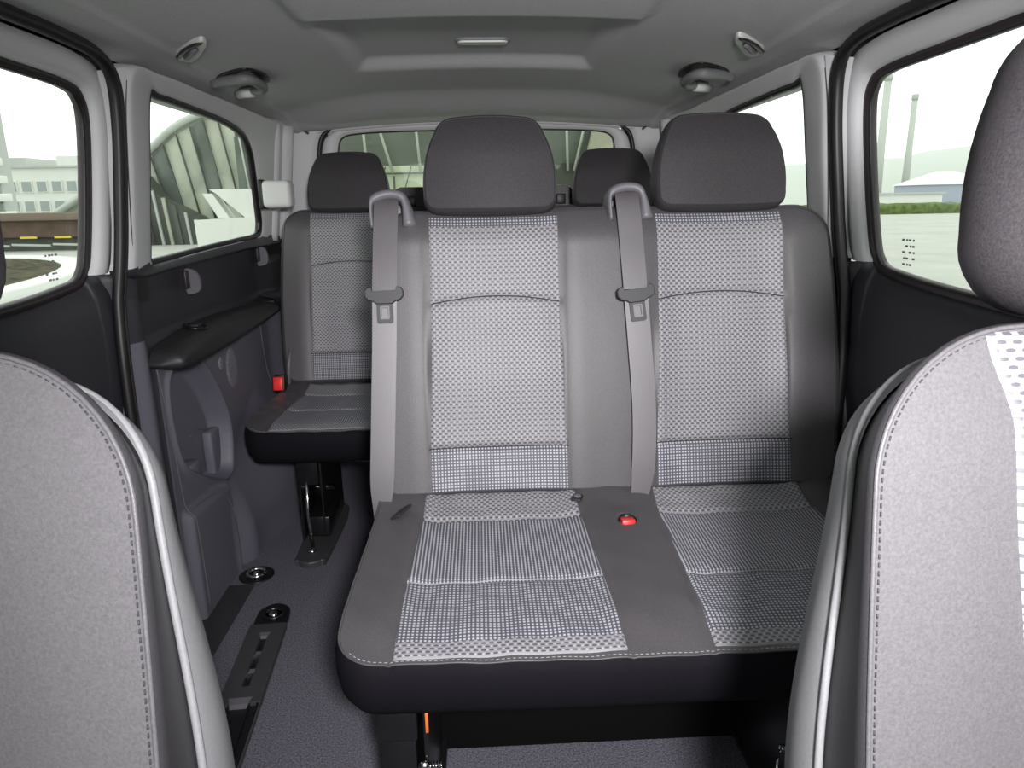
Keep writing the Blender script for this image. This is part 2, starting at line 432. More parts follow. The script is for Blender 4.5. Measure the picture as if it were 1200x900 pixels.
def seat_row(name, loc, centres, hw, label, cat, heads, cush_front_y, cush_z, tilt, cush_len, group=None, headlabels=None):
    """a bench or single seat: origin on the floor under the joint of cushion and backrest"""
    root = thing(name, loc, label, cat, group)
    mb = back_map(0, .46)
    near = lambda a: min(centres, key=lambda c: abs(a-c))
    lo, hi = min(centres)-.25, max(centres)+.25
    sides = rquad([(-hw+.012, .028), (hw-.012, .028), (hw-.022, .628), (-hw+.022, .628)], (.03, .03, .062, .062), (0, .012, .003, .012), 120 if len(centres) > 1 else 64, 90)
    def H(a, b):
        c = near(a); d = a-c
        h = bolster(d)
        if abs(d) < .143:
            t = d/.143; ba = .436+.016*(1-t*t)
            h -= .004*math.exp(-((b-ba)/.006)**2)*ss(1, .93, abs(t))
            h -= .007*math.exp(-((b-.122)/.005)**2)
            h += .006*ss(.15, .3, b)*ss(.43, .3, b)
        else: h -= .002*math.exp(-((abs(d)-.147)/.004)**2)
        h -= .02*max(0, (b-.56)/.07)**2
        h -= .004*math.exp(-((a-sum(centres)/len(centres))/.012)**2)*(1 if len(centres) > 1 else 0)*0
        return h
    back = cushion_front('backrest', sides, H, mb, fab, root)
    cushion_ring('backrest_side', sides, H, [(0, 0, 1), (.006, .003, 1), (.013, .012, 1), (.016, .03, 1), (.016, .07, .6), (.010, .095, .2), (-.004, .108, 0)], mb, fab, back, cap=True)
    tube('piping', ring_path(sides, H, mb, .004, .002), .0014, thread_d, back, 6, True)
    for c in centres:
        e = lambda b, c=c: (c-(.1425+.011*ss(.5, .0, b)), c+(.1425+.011*ss(.5, .0, b)))
        p = insert('backrest_insert', e, .026, .6265, H, mb, root, [(-1, 1), (.122, 0), (.603, 1)])
        arch = [mb(c+t*.138, .436+.016*(1-t*t), H(c+t*.138, .436+.016*(1-t*t))+.0036) for t in [k/20-1 for k in range(41)]]
        tube('arched_seam', arch, .0014, thread_d, p, 6)
        tube('cross_seam', [mb(c+t*.151, .122, H(c+t*.151, .122)+.0046) for t in [k/10-1 for k in range(21)]], .0013, thread_d, p, 6)
    for i, c in enumerate(heads):
        headrest(root, c, mb, label=headlabels[i] if headlabels else None)
    # seat cushion
    fy = cush_front_y
    mc = cush_map(fy, cush_z, tilt); ln = cush_len; SB = ln-.095
    cs = rquad([(-hw-.008, 0), (hw+.008, 0), (hw-.004, ln), (-hw+.004, ln)], (.060, .060, .03, .03), (.006, 0, 0, 0), 170 if len(centres) > 1 else 80, 90)
    multi = len(centres) > 1
    def HC(a, b):
        c = near(a); d = a-c
        w_ = .165+.02*(1-b/ln)
        h = .015*ss(w_-.05, w_+.04, abs(d))*ss(0, .12, b)-.002
        h -= .010*max(0, 1-b/.08)**2
        h -= .005*math.exp(-((b-.195)/.006)**2)*(abs(d) < w_)
        h -= .008*math.exp(-((b-SB)/.008)**2)*(abs(d) < w_-.005)
        h += .020*ss(SB, ln, b)
        if abs(abs(d)-w_) < .012: h -= .0025*math.exp(-((abs(d)-w_)/.004)**2)
        h += .0015*math.sin(a*61+b*23)*math.sin(b*47-a*17)
        if multi:
            r = math.hypot((a-.010)/.017, (b-.385)/.021); h -= .022*(1-ss(.75, 1.15, r))
        return h
    cu = cushion_front('seat_cushion', cs, HC, mc, fab, root)
    sk = cushion_ring('cushion_skirt', cs, HC, [(0, 0.001, 1), (.004, .006, 1), (.009, .02, 1), (.010, .05, .8), (.004, .085, .5), (-.010, .110, .2), (-.04, .122, 0)], mc, skirt, root, cap=True)
    sk['label'] = 'plain darker cloth skirt around the cushion'
    rp = ring_path(cs, HC, mc, .002, .0, .0005)
    tube('piping', rp, .0016, fab, cu, 6, True)
    stitches('stitching', ring_path(cs, HC, mc, -.004, 0, .0012)[: (170 if multi else 80)+8], .0085, .005, .0007, thread_l, cu)
    for c in centres:
        e = lambda b, c=c: (c-(.165+.02*(1-b/ln)), c+(.165+.02*(1-b/ln)))
        p = insert('cushion_insert', e, .004, ln-.01, HC, mc, root, [(-1, 0), (.035, 1), (.195, 2), (SB, 0)], m=150)
        tube('cross_seam', [mc(c+t*.172, .195+.004*math.cos(t*2), HC(c+t*.172, .195)+.0045) for t in [k/10-1 for k in range(21)]], .0009, thread_l, p, 6)
    return root, mb, mc, H, HC

# ------------------------------------------------------------------ structure: cabin shell
def W(z): return .80-max(0., z-.9)*.12
DYR = -.065        # the right-hand pillar stands a little further forward

# floor
def floor():
    V = []; F = []; nx, ny = 40, 90
    for j in range(ny+1):
        for i in range(nx+1):
            V.append((-.93+1.86*i/nx, -.6+3.7*j/ny, 0))
    for j in range(ny):
        for i in range(nx): a = j*(nx+1)+i; F.append((a, a+1, a+nx+2, a+nx+1))
    return struct(mesh('floor', V, F, carpet))
FLOOR = floor()
ts = struct(box('trim_1', (-.90, .3, .0005), (-.70, 1.93, .006), plain('step_plate_grey', (.035, .037, .042), .6), None, .002))
struct(box('trim_2', (.72, .3, .0005), (.90, 1.85, .006), MATS['step_plate_grey'], None, .002))

# ceiling: one relief surface with the roof console, the recess and the rear header
def ceil_z(x, y):
    ax = abs(x)
    xc = .655+.03*ss(1.3, 2.3, y)
    z = 1.462-.030*(ax/.63)**2
    if ax > xc:
        t = (ax-xc)/(.775-xc); z = 1.462-.030*(xc/.63)**2-.006*ss(0, .15, t)-.018*t**1.5
    z -= .006*math.exp(-((ax-xc)/.009)**2)*ss(2.75, 2.5, y)
    # recess behind the console
    ins = min(ss(.335, .285, ax), ss(1.535, 1.56, y), ss(2.155, 2.06, y))
    z += .024*ins
    # console ledge in front of it
    z -= .014*min(ss(.355, .325, ax), ss(1.00, 1.03, y), ss(1.545, 1.515, y))
    # rear header roll
    yb = 2.50+.45*max(0, ax-.33)**1.4*2
    z -= .045*ss(yb, yb+.30, y)
    z -= .010*ss(2.86, 2.95, y)
    if ax > .6: z = z*(1-ss(.62, .75, ax)*0)
    return z
def ceiling():
    xs = [-.775+1.55*i/200 for i in range(201)]; ys = [-.7+3.67*j/330 for j in range(331)]
    V = [(x, y, ceil_z(x, y)) for y in ys for x in xs]; nx = len(xs); F = []
    for j in range(len(ys)-1):
        for i in range(nx-1): a = j*nx+i; F.append((a, a+1, a+nx+1, a+nx))
    o = struct(mesh('ceiling', V, F, headliner))
    tube('headliner_edge', [(x, 2.972, ceil_z(x, 2.97)-.002) for x in [-.7+1.4*k/30 for k in range(31)]], .006, headliner, o, 8)
    return o
CEIL = ceiling()

def ring_wall(name, outer, inner, side, prof, mat, parent=None, k=8, closed=True, off=0., pick=None):
    """loft in the (Y,Z) wall plane between matching key points. prof: (t, outward offset)"""
    O = spline(outer, k, closed); I = spline(inner, k, closed); n = len(O); V = []; F = []
    for t, d in prof:
        for a, b in zip(O, I):
            y, z = a.lerp(b, t); V.append((side*(W(z)+off+d), y, z))
    m = n if closed else n-1
    for i in range(len(prof)-1):
        for q in range(m): F.append((i*n+q, i*n+(q+1) % n, (i+1)*n+(q+1) % n, (i+1)*n+q))
    mi = [pick(*(sum((Vector(V[v]) for v in f), Vector())/4)[1:]) for f in F] if pick else None
    return mesh(name, V, F, mat, parent, mi=mi)
def wall_path(keys, side, off, k=8, closed=False):
    return [Vector((side*(W(p[1])+off), p[0], p[1])) for p in spline(keys, k, closed)]
def glass_pane(name, keys, side, off, mat):
    P = spline(keys, 6, True); n = len(P); V = []
    for d in (off, off+.004):
        for p in P: V.append((side*(W(p[1])+d), p[0], p[1]))
    F = [tuple(range(n)), tuple(range(2*n-1, n-1, -1))]+[(i, (i+1) % n, n+(i+1) % n, n+i) for i in range(n)]
    return struct(flatshade(mesh(name, V, F, mat, smooth=False)))

def side_shell(s, dy, nm, dn, wn, tn):
    sh = lambda pts: [(y+dy, z) for y, z in pts]
    # quarter window trim: (outer, inner) keys run clockwise from the front top
    inner = sh([(1.800, 1.350), (1.86, 1.360), (2.05, 1.358), (2.316, 1.350), (2.49, 1.325), (2.575, 1.27), (2.62, 1.19), (2.675, 1.08), (2.69, 1.03), (2.655, .992), (2.45, .984), (2.15, .976), (1.85, .966), (1.790, .970), (1.786, 1.02), (1.790, 1.18)])
    outer = sh([(1.640, 1.378), (1.80, 1.402), (2.05, 1.402), (2.35, 1.402), (2.65, 1.402), (3.02, 1.402), (3.02, 1.25), (3.02, 1.10), (3.02, 1.02), (3.02, .955), (2.45, .955), (2.15, .950), (1.85, .946), (1.640, .946), (1.628, 1.02), (1.628, 1.18)])
    prof = [(0, .03), (.05, .0), (.12, -.012), (.20, -.013), (.30, -.011), (.8, .0), (.93, .006), (1.0, .014), (1.0, .03)]
    wall = struct(ring_wall(nm, outer, inner, s, prof, [grey_trim, dark_pl], pick=lambda y, z: 1 if z < .967+.02*ss(1.85+dy, 2.7+dy, y) else 0))
    tube('window_gasket', wall_path(inner, s, .022, 8, True), .0125, rubber, wall, 8, True)
    glass_pane(wn[0], inner, s, .030, glass)
    # grey front edge of the pillar turning to the door seal
    ring_wall('pillar_edge', sh([(1.622, .962), (1.605, 1.15), (1.600, 1.28), (1.565, 1.365)]), sh([(1.650, .962), (1.640, 1.15), (1.636, 1.28), (1.640, 1.385)]), s, [(0, .035), (.3, .010), (1, -.010)], grey_trim, wall, closed=False)
    tube('pillar_joint', wall_path(sh([(1.650, .965), (1.638, 1.15), (1.634, 1.28), (1.64, 1.36)]), s, -.010), .0012, dark_pl, wall, 6)
    # D pillar folds behind the window
    tube('pillar_fold', [(s*(W(z)-.0), 2.80+dy, z) for z in [.97+.42*k/10 for k in range(11)]], .02, grey_trim, wall, 10)
    tube('pillar_fold', [(s*(W(z)-.012), 2.90+dy, z) for z in [.97+.42*k/10 for k in range(11)]], .03, grey_trim, wall, 10)
    # sliding door: window frame, lower panel, glass
    gin = sh([(.66, 1.345), (.9, 1.350), (1.31, 1.344), (1.50, 1.338), (1.560, 1.318), (1.580, 1.26), (1.576, 1.12), (1.562, 1.0), (1.545, .962)])
    gout = sh([(.52, 1.396), (.9, 1.398), (1.31, 1.396), (1.50, 1.392), (1.600, 1.362), (1.632, 1.26), (1.626, 1.12), (1.615, 1.0), (1.600, .962)])
    dprof = [(0, .03), (.08, .02), (.5, .018), (.85, .022), (.95, .034), (1, .05)]
    door = struct(ring_wall(dn, gout, gin, s, dprof, grey_trim, closed=False))
    # dark lower part: surface between floor and the window's lower edge
    gb = spline(sh([(1.625, .965), (1.545, .965), (1.527, .948), (1.47, .938), (1.36, .928), (1.10, .915), (.80, .902), (.66, .900)]), 6)
    V = []; F = []
    lv = [(.0, .055), (.25, .05), (.55, .045), (.75, .020), (.88, .016), (.95, .022), (.985, .034), (1.0, .052)]
    for t, d in lv:
        for p in gb: V.append((s*(W(p[1])+d), p[0], .03+(p[1]-.03)*t))
    n = len(gb)
    for i in range(len(lv)-1):
        for q in range(n-1): F.append((i*n+q, i*n+q+1, (i+1)*n+q+1, (i+1)*n+q))
    mesh('door_lower_panel', V, F, dark_pl, door)
    gk = sh([(.66, 1.345), (.9, 1.350), (1.31, 1.344), (1.50, 1.338), (1.560, 1.318), (1.580, 1.26), (1.576, 1.12), (1.562, 1.0), (1.545, .962), (1.520, .945), (1.47, .938), (1.36, .928), (1.10, .915), (.80, .902), (.66, .900)])
    tube('glass_gasket', wall_path(gk, s, .052), .014, rubber_b, door, 8)
    tube('gasket_lip', wall_path([(y-.012 if y > 1.5+dy else y, z-.010 if z > 1.3 else z) for y, z in gk], s, .046), .004, rubber, door, 6)
    glass_pane(wn[1], gk+sh([(.60, .95), (.60, 1.30)]), s, .055, glass)
    # seal around the door opening
    k1 = sh([(.50, 1.400), (.9, 1.402), (1.252, 1.402), (1.40, 1.401), (1.53, 1.392), (1.592, 1.358), (1.613, 1.262), (1.612, 1.12), (1.605, .998), (1.575, .80), (1.565, .55), (1.56, .03)])
    seal = struct(tube(tn, wall_path(k1, s, -.002), .0125, rubber, None, 10))
    tube('seal_lip', wall_path([(y+.016 if z < 1.37 else y, z+.006 if z > 1.37 else z) for y, z in k1], s, -.006), .006, rubber_b, seal, 8)
    # pillar below the belt line, behind the seal
    # front pillar and front door beyond the frame
    box('front_pillar', (min(s*.78, s*.90), .42+dy, .0), (max(s*.78, s*.90), .62+dy, 1.42), grey_trim, door, .02)
    return wall

WL = side_shell(-1, 0, 'wall_left', 'door_1', ('window_1', 'window_2'), 'trim_3')
WR = side_shell(1, DYR, 'wall_right', 'door_2', ('window_3', 'window_4'), 'trim_4')

# lower left quarter panel as a relief over (Y,Z)
POCK = [Vector(p) for p in spline([(1.80, .690), (1.90, .688), (1.985, .665), (2.05, .60), (2.10, .53), (2.135, .44), (2.115, .325), (2.06, .305), (2.00, .318), (1.88, .385), (1.80, .445), (1.768, .53), (1.765, .64)], 5, True)]
def poly_sd(p, poly):
    d = 1e9; ins = False; n = len(poly)
    for i in range(n):
        a, b = poly[i], poly[(i+1) % n]; e = b-a; w_ = p-a
        q = w_-e*max(0, min(1, w_.dot(e)/e.dot(e))); d = min(d, q.length)
        if (a.y > p.y) != (b.y > p.y) and p.x < (b.x-a.x)*(p.y-a.y)/(b.y-a.y)+a.x: ins = not ins
    return -d if ins else d
def low_off(y, z, left=True):
    """inward relief of the lower side panel"""
    o = 0.
    o += .018*math.exp(-((y-1.655)/.035)**2)*ss(.97, .85, z)-.012*ss(1.69, 1.72, y)*ss(.77, .80, z)
    o += .008*ss(1.705, 1.725, y)*ss(.755, .740, z)
    if y > 2.3: o += .03*ss(.93, .89, z)*ss(2.62, 2.75, y)
    # wheel arch
    ht = .30+.22*ss(2.0, 2.5, y)
    o += (.055*ss(2.00, 2.13, y)+.060*ss(2.13, 2.5, y))*ss(ht, ht*.25, z)
    # ledge under the pocket
    led = ss(1.735, 1.760, y)*ss(2.055, 2.03, y)*ss(.335-.1*(y-1.75), .300-.1*(y-1.75), z)
    o += .024*led
    if left and 1.7 < y < 2.25 and .25 < z < .75:
        d = poly_sd(Vector((y, z)), POCK); k = ss(.004, -.011, d)
        o = o*(1-k)+(-.050)*k+.010*math.exp(-((d-.010)/.008)**2)
    return o
def low_wall(name, s, dy, parent):
    ny, nz = 290, 190; V = []; F = []; MI = []
    for j in range(nz+1):
        z = .965*j/nz
        for i in range(ny+1):
            y = 1.575+1.45*i/ny
            top = .960+.012*ss(1.8, 2.7, y)
            zz = z*top/.965
            x = W(zz)+.006-low_off(y, zz, s < 0)+.03*ss(1.60, 1.575, y)+.02*ss(.945, .975, zz)
            V.append((s*x, y+dy, zz))
    for j in range(nz):
        for i in range(ny):
            a = j*(ny+1)+i; F.append((a, a+1, a+ny+2, a+ny+1))
            y = 1.575+1.45*i/ny; z = .965*j/nz
            MI.append(1 if (y > 1.715 and z < .745) or (y < 1.70 and z < .8) else 0)
    return mesh(name, V, F, [dark_pl, lower_pl], parent, mi=MI)
LPL = low_wall('quarter_panel', -1, 0, WL)
low_wall('quarter_panel', 1, DYR, WR)

# armrest, speaker grilles, seam lines on the left panel
def armrest():
    top = spline([(1.688, .735), (1.72, .765), (1.80, .780), (1.95, .790), (2.15, .788), (2.40, .775), (2.56, .765)], 6)
    bot = spline([(1.690, .728), (1.72, .716), (1.80, .706), (1.95, .704), (2.15, .708), (2.40, .720), (2.56, .728)], 6)
    V = []; F = []; n = len(top)
    pr = [(0, .0), (.0, .045), (.10, .066), (.35, .078), (.7, .080), (.92, .070), (1., .05), (1., .0)]
    for t, d in pr:
        for i, (a, b) in enumerate(zip(top, bot)):
            k = ss(-.02, .12, i/(n-1)) ; y, z = a.lerp(b, t); V.append((-.80+d*(.35+.65*k), y, z))
    for i in range(len(pr)-1):
        for q in range(n-1): F.append((i*n+q, i*n+q+1, (i+1)*n+q+1, (i+1)*n+q))
    F.append(tuple(i*n for i in range(len(pr)))); F.append(tuple(i*n+n-1 for i in range(len(pr)))[::-1])
    a = mesh('armrest', V, F, dark_arm, WL); a['label'] = 'black padded armrest ledge along the side panel'
    lathe('ashtray_rim', [(.030, 0), (.032, .003), (.028, .005), (.022, .003), (.020, -.002)], (-.765, 1.905, .7885), (.2, 0, 1), steel_b, a, 20)
    box('ashtray_tab', (-.775, 1.895, .790), (-.755, 1.925, .796), dark_pl, a, .002)
    # rear continuation of the ledge
    V = []; F = []
    for (x, z) in [(-.80, .79), (-.742, .775), (-.735, .76), (-.740, .735), (-.80, .72)]:
        for y in (2.565, 2.75, 3.0): V.append((x, y, z+(.03 if y > 2.9 else 0)))
    for i in range(4):
        for q in range(2): F.append((i*3+q, i*3+q+1, (i+1)*3+q+1, (i+1)*3+q))
    mesh('rear_ledge', V, F, dark_pl, WL)
armrest()
def panel_x(y, z): return -(W(z)+.006-low_off(y, z))
def surf_disc(name, cy, cz, ry, rz, mat, lift=.003, rings=4, seg=28):
    V = [(panel_x(cy, cz)+lift, cy, cz)]; F = []
    for i in range(1, rings+1):
        for k in range(seg):
            a = 2*math.pi*k/seg; y, z = cy+ry*i/rings*math.cos(a), cz+rz*i/rings*math.sin(a)
            V.append((panel_x(y, z)+(lift if i < rings else -.002), y, z))
    for k in range(seg): F.append((0, 1+(k+1) % seg, 1+k))
    for i in range(rings-1):
        for k in range(seg): F.append((1+i*seg+k, 1+i*seg+(k+1) % seg, 1+(i+1)*seg+(k+1) % seg, 1+(i+1)*seg+k))
    return mesh(name, V, F, mat, WL)
def grille_mat():
    k = NT('speaker_mesh'); k.b.inputs['Roughness'].default_value = .6
    vo = k.n('ShaderNodeTexVoronoi'); vo.inputs['Scale'].default_value = 260; tc = k.n('ShaderNodeTexCoord'); k.l(tc.outputs['Object'], vo.inputs['Vector'])
    k.l(k.mix(vo.outputs['Distance'], (.09, .088, .10), (.30, .29, .33)), k.b.inputs['Base Color'])
    return k.m
gm = grille_mat()
surf_disc('speaker_grille', 2.228, .603, .055, .070, gm)
surf_disc('tweeter_grille', 2.140, .636, .020, .022, gm)
def seam(name, pts, mat=thread_d, r=.0016, lift=.0015):
    P = spline(pts, 10); return tube(name, [(panel_x(p.x, p.y)+lift, p.x, p.y) for p in P], r, mat, WL, 6)
seam('panel_seam', [(2.555, .715), (2.56, .60), (2.60, .45), (2.66, .35)], plain('pale_seam', (.12, .12, .13), .5))
seam('panel_seam', [(1.72, .72), (1.745, .55), (1.76, .40), (1.775, .20), (1.78, .03)], MATS['pale_seam'])
seam('panel_seam', [(1.76, .318), (1.88, .306), (1.97, .285), (2.02, .22), (2.045, .12), (2.055, .02)], MATS['pale_seam'], .0016)
seam('panel_seam', [(2.46, .02), (2.50, .2), (2.56, .36)], MATS['pale_seam'], .0016)
pb = box('pocket_box', (-.856, 1.87, .325), (-.812, 1.940, .405), lower_pl, WL, .006)
box('pocket_bin', (-.856, 2.065, .30), (-.825, 2.14, .44), lower_pl, WL, .008)
seam('pocket_seam', [(1.985, .455), (2.04, .46), (2.10, .44)], MATS['pale_seam'], .0014)

# rear wall around the tailgate
def plane_ring(name, outer, inner, y, prof, mat, parent=None, k=8):
    O = spline(outer, k, True); I = spline(inner, k, True); n = len(O); V = []; F = []
    for t, d in prof:
        for a, b in zip(O, I): q = a.lerp(b, t); V.append((q.x, y+d+.12*max(0, 1.1-q.y)*0, q.y))
    for i in range(len(prof)-1):
        for q in range(n): F.append((i*n+q, i*n+(q+1) % n, (i+1)*n+(q+1) % n, (i+1)*n+q))
    return mesh(name, V, F, mat, parent)
def symm(half): return half+[(-x, z) for x, z in half[::-1]]
t_in = symm([(.02, 1.418), (.30, 1.413), (.50, 1.400), (.585, 1.378), (.622, 1.320), (.635, 1.15), (.64, .95), (.64, .60), (.60, .10), (.2, .06)])
t_out = symm([(.02, 1.47), (.30, 1.46), (.55, 1.45), (.72, 1.43), (.80, 1.38), (.82, 1.15), (.84, .95), (.84, .60), (.84, -.02), (.2, -.02)])
BW = struct(plane_ring('wall_rear', t_out, t_in, 2.965, [(0, -.01), (.4, -.005), (.8, 0), (1, .012), (1, .04)], grey_trim))
tube('tailgate_seal', [(p.x, 2.972, p.y) for p in spline(t_in, 8, True)], .008, rubber, BW, 8, True)
g_in = symm([(.02, 1.380), (.30, 1.377), (.47, 1.370), (.535, 1.355), (.556, 1.31), (.57, 1.18), (.58, 1.10), (.58, 1.04), (.53, 1.0), (.2, 1.0)])
g_out = symm([(.02, 1.412), (.30, 1.407), (.495, 1.394), (.578, 1.370), (.615, 1.315), (.63, 1.15), (.63, 1.08), (.63, .98), (.60, .90), (.2, .90)])
TG = struct(plane_ring('door_3', g_out, g_in, 2.99, [(0, 0), (.2, -.012), (.7, -.010), (.95, .004), (1, .02)], grey_trim))
tube('window_gasket', [(p.x, 3.006, p.y) for p in spline(g_in, 8, True)], .005, rubber, TG, 8, True)
box('tailgate_lower_panel', (-.64, 2.985, .02), (.64, 3.05, .93), dark_pl, TG, .02)
P = spline(g_in, 6, True)
V = [(p.x, y, p.y) for y in (3.012, 3.016) for p in P]; n = len(P)
struct(mesh('window_5', V, [tuple(range(n)), tuple(range(2*n-1, n-1, -1))]+[(i, (i+1) % n, n+(i+1) % n, n+i) for i in range(n)], glass_r, smooth=False))
for k in range(2):   # headliner clips beside the tailgate
    s = -1 if k == 0 else 1
    box('clip', (s*.672-.02, 2.945, 1.375), (s*.672+.02, 2.957, 1.383), dark_pl, BW, .002, Matrix.Rotation(R(-38*s), 3, 'Y'))
# housing at the foot of the rear window
hp = [(-.365, 1.02), (.410, 1.02), (.410, 1.096), (.372, 1.150), (.34, 1.160), (-.31, 1.160), (-.335, 1.150), (-.365, 1.10)]
hs = prism('wiper_housing', hp, 0, .05, lambda a, b, h: Vector((a, 2.985-h, b)), rubber, TG, .008)
for x in (-.27, -.20, .33): box('housing_slot', (x-.018, 2.925, 1.085), (x+.018, 2.936, 1.125), rubber, hs, .003)

# outer body skin that keeps daylight out of the joints
BODY = struct(box('wall_outer', (-.90, -.75, 1.50), (.90, 3.08, 1.53), steel_b, None, .0))
for s, dy in ((-1, 0), (1, DYR)):
    def bx(y0, y1, z0, z1, x0=.855, x1=.90):
        a, b = sorted((s*x0, s*x1)); box('body_panel', (a, y0, z0), (b, y1, z1), steel_b, BODY, 0)
    bx(-.7, 3.08, -.25, .90, .872, .90); bx(1.655+dy, 1.775+dy, .88, 1.52, .812, .83); bx(2.76+dy, 3.08, .88, 1.52, .805, .82)
    bx(-.7, 3.08, 1.375, 1.52, .79, .88); bx(.43+dy, .60+dy, .88, 1.52)
    bx(-.7, 2.7, -.25, .02, .80, .9)
box('body_panel', (-.92, -.7, -.30), (.92, 3.08, -.02), steel_b, BODY, 0)
box('body_panel', (-.90, 3.07, -.3), (.90, 3.12, .97), steel_b, BODY, 0)
box('body_panel', (-.90, 3.04, 1.39), (.90, 3.10, 1.53), steel_b, BODY, 0)
for s in (-1, 1):
    a, b = sorted((s*.60, s*.90)); box('body_panel', (a, 3.04, .9), (b, 3.10, 1.53), steel_b, BODY, 0)

# ------------------------------------------------------------------ seats
BX, BY = .275, 1.44
bench, mb, mc, H, HC = seat_row('bench_seat', (BX, BY, 0), (-.245, .25), .505,
    'two-place grey cloth bench seat with patterned inserts in the middle row', 'seat', (-.25, .254), -.505, .440, R(2.4), .525,
    headlabels=('dark cloth headrest over the aisle-side place', 'dark cloth headrest over the window-side place'))
def bench_details():
    ho = mc(.010, .385, -.001)
    bk = lathe('belt_buckle', [(.0185, -.004), (.0205, .008), (.0185, .012), (.0165, .010), (.016, -.002)], (0, 0, 0), (0, -.15, 1), rubber, bench, 20)
    for v in bk.data.vertices: v.co = Vector((v.co.x*1.0, v.co.y*1.3, v.co.z))+ho
    box('release_button', (ho.x-.0135, ho.y-.018, ho.z-.012), (ho.x+.0135, ho.y+.014, ho.z+.014), red, bk, .002, Matrix.Rotation(R(-12), 3, 'X'))
    # fabric tag and round clip on the cushion
    q = mc(-.08, .478, HC(-.08, .478)+.002)
    cl = box('anchor_cover', (q.x-.011, q.y-.016, q.z-.002), (q.x+.011, q.y+.016, q.z+.004), tongue_pl, bench, .002, Matrix.Rotation(R(-25), 3, 'Z'))
    lathe('anchor_ring', [(.008, 0), (.008, .002), (.005, .003)], (q.x, q.y, q.z+.0035), (0, -.2, 1), guide_pl, cl, 16)
    q = mc(-.455, .44, HC(-.455, .44)+.003)
    box('fabric_tag', (q.x-.012, q.y-.03, q.z-.002), (q.x+.012, q.y+.03, q.z+.003), tongue_pl, bench, .002, Matrix.Rotation(R(-20), 3, 'Z') @ Matrix.Rotation(R(-25), 3, 'Y'))
    # steel frame under the cushion
    for x, m_ in ((-.43, 1), (.275, -1)):
        lf = box('leg_frame', (x-.028, -.462, .02), (x+.028, -.45, .26), steel_b, bench, .002)
        box('leg_bracket', (x-.032, -.468, .255), (x+.032, -.44, .325), steel_b, lf, .003)
        box('leg_plate', (x+m_*.045-.004, -.46, .02), (x+m_*.045+.004, -.02, .33), steel_b, lf, .001)
        box('leg_plate', (x-m_*.024-.004, -.46, .02), (x-m_*.024+.004, -.02, .33), steel_b, lf, .001)
        box('leg_foot', (x-.05, -.50, .006), (x+.06, .02, .03), steel_b, lf, .004)
        lathe('boss', [(.013, 0), (.013, .004), (.009, .006)], (x, -.462, .175), (0, -1, 0), rail_pl, lf, 16)
        lathe('bolt', [(.010, 0), (.010, .004), (.006, .008)], (x+m_*.040, -.464, .205), (0, -1, 0), chrome, lf, 12)
        tube('lock_rod', [(x+m_*.076, -.47, .19), (x+m_*.080, -.475, .12), (x+m_*.086, -.46, .03)], .003, chrome, lf, 8)
        tube('lock_spring', [(x+m_*(.045+.0010*k), -.455+.006*math.sin(k*1.3), .195+.006*math.cos(k*1.3)) for k in range(24)], .0016, chrome, lf, 6)
    box('shadow_panel', (-.385, -.205, .004), (.235, -.195, .33), plain('shadow_black', (.003, .003, .003), .9, spec=.1), bench, .001)  # added black board standing in for the shadow under the bench, no frame part
    tube('cross_tube', [(-.34, -.30, .30), (.36, -.30, .30)], .018, steel_b, bench, 12)
    tube('cross_tube', [(-.34, -.05, .30), (.36, -.05, .30)], .018, steel_b, bench, 12)
    box('under_pan', (-.47, -.47, .325), (.47, .02, .335), steel_b, bench, .002)
    box('orange_tag', (-.384, -.474, .275), (-.379, -.466, .312), orange, bench, .001)
bench_details()

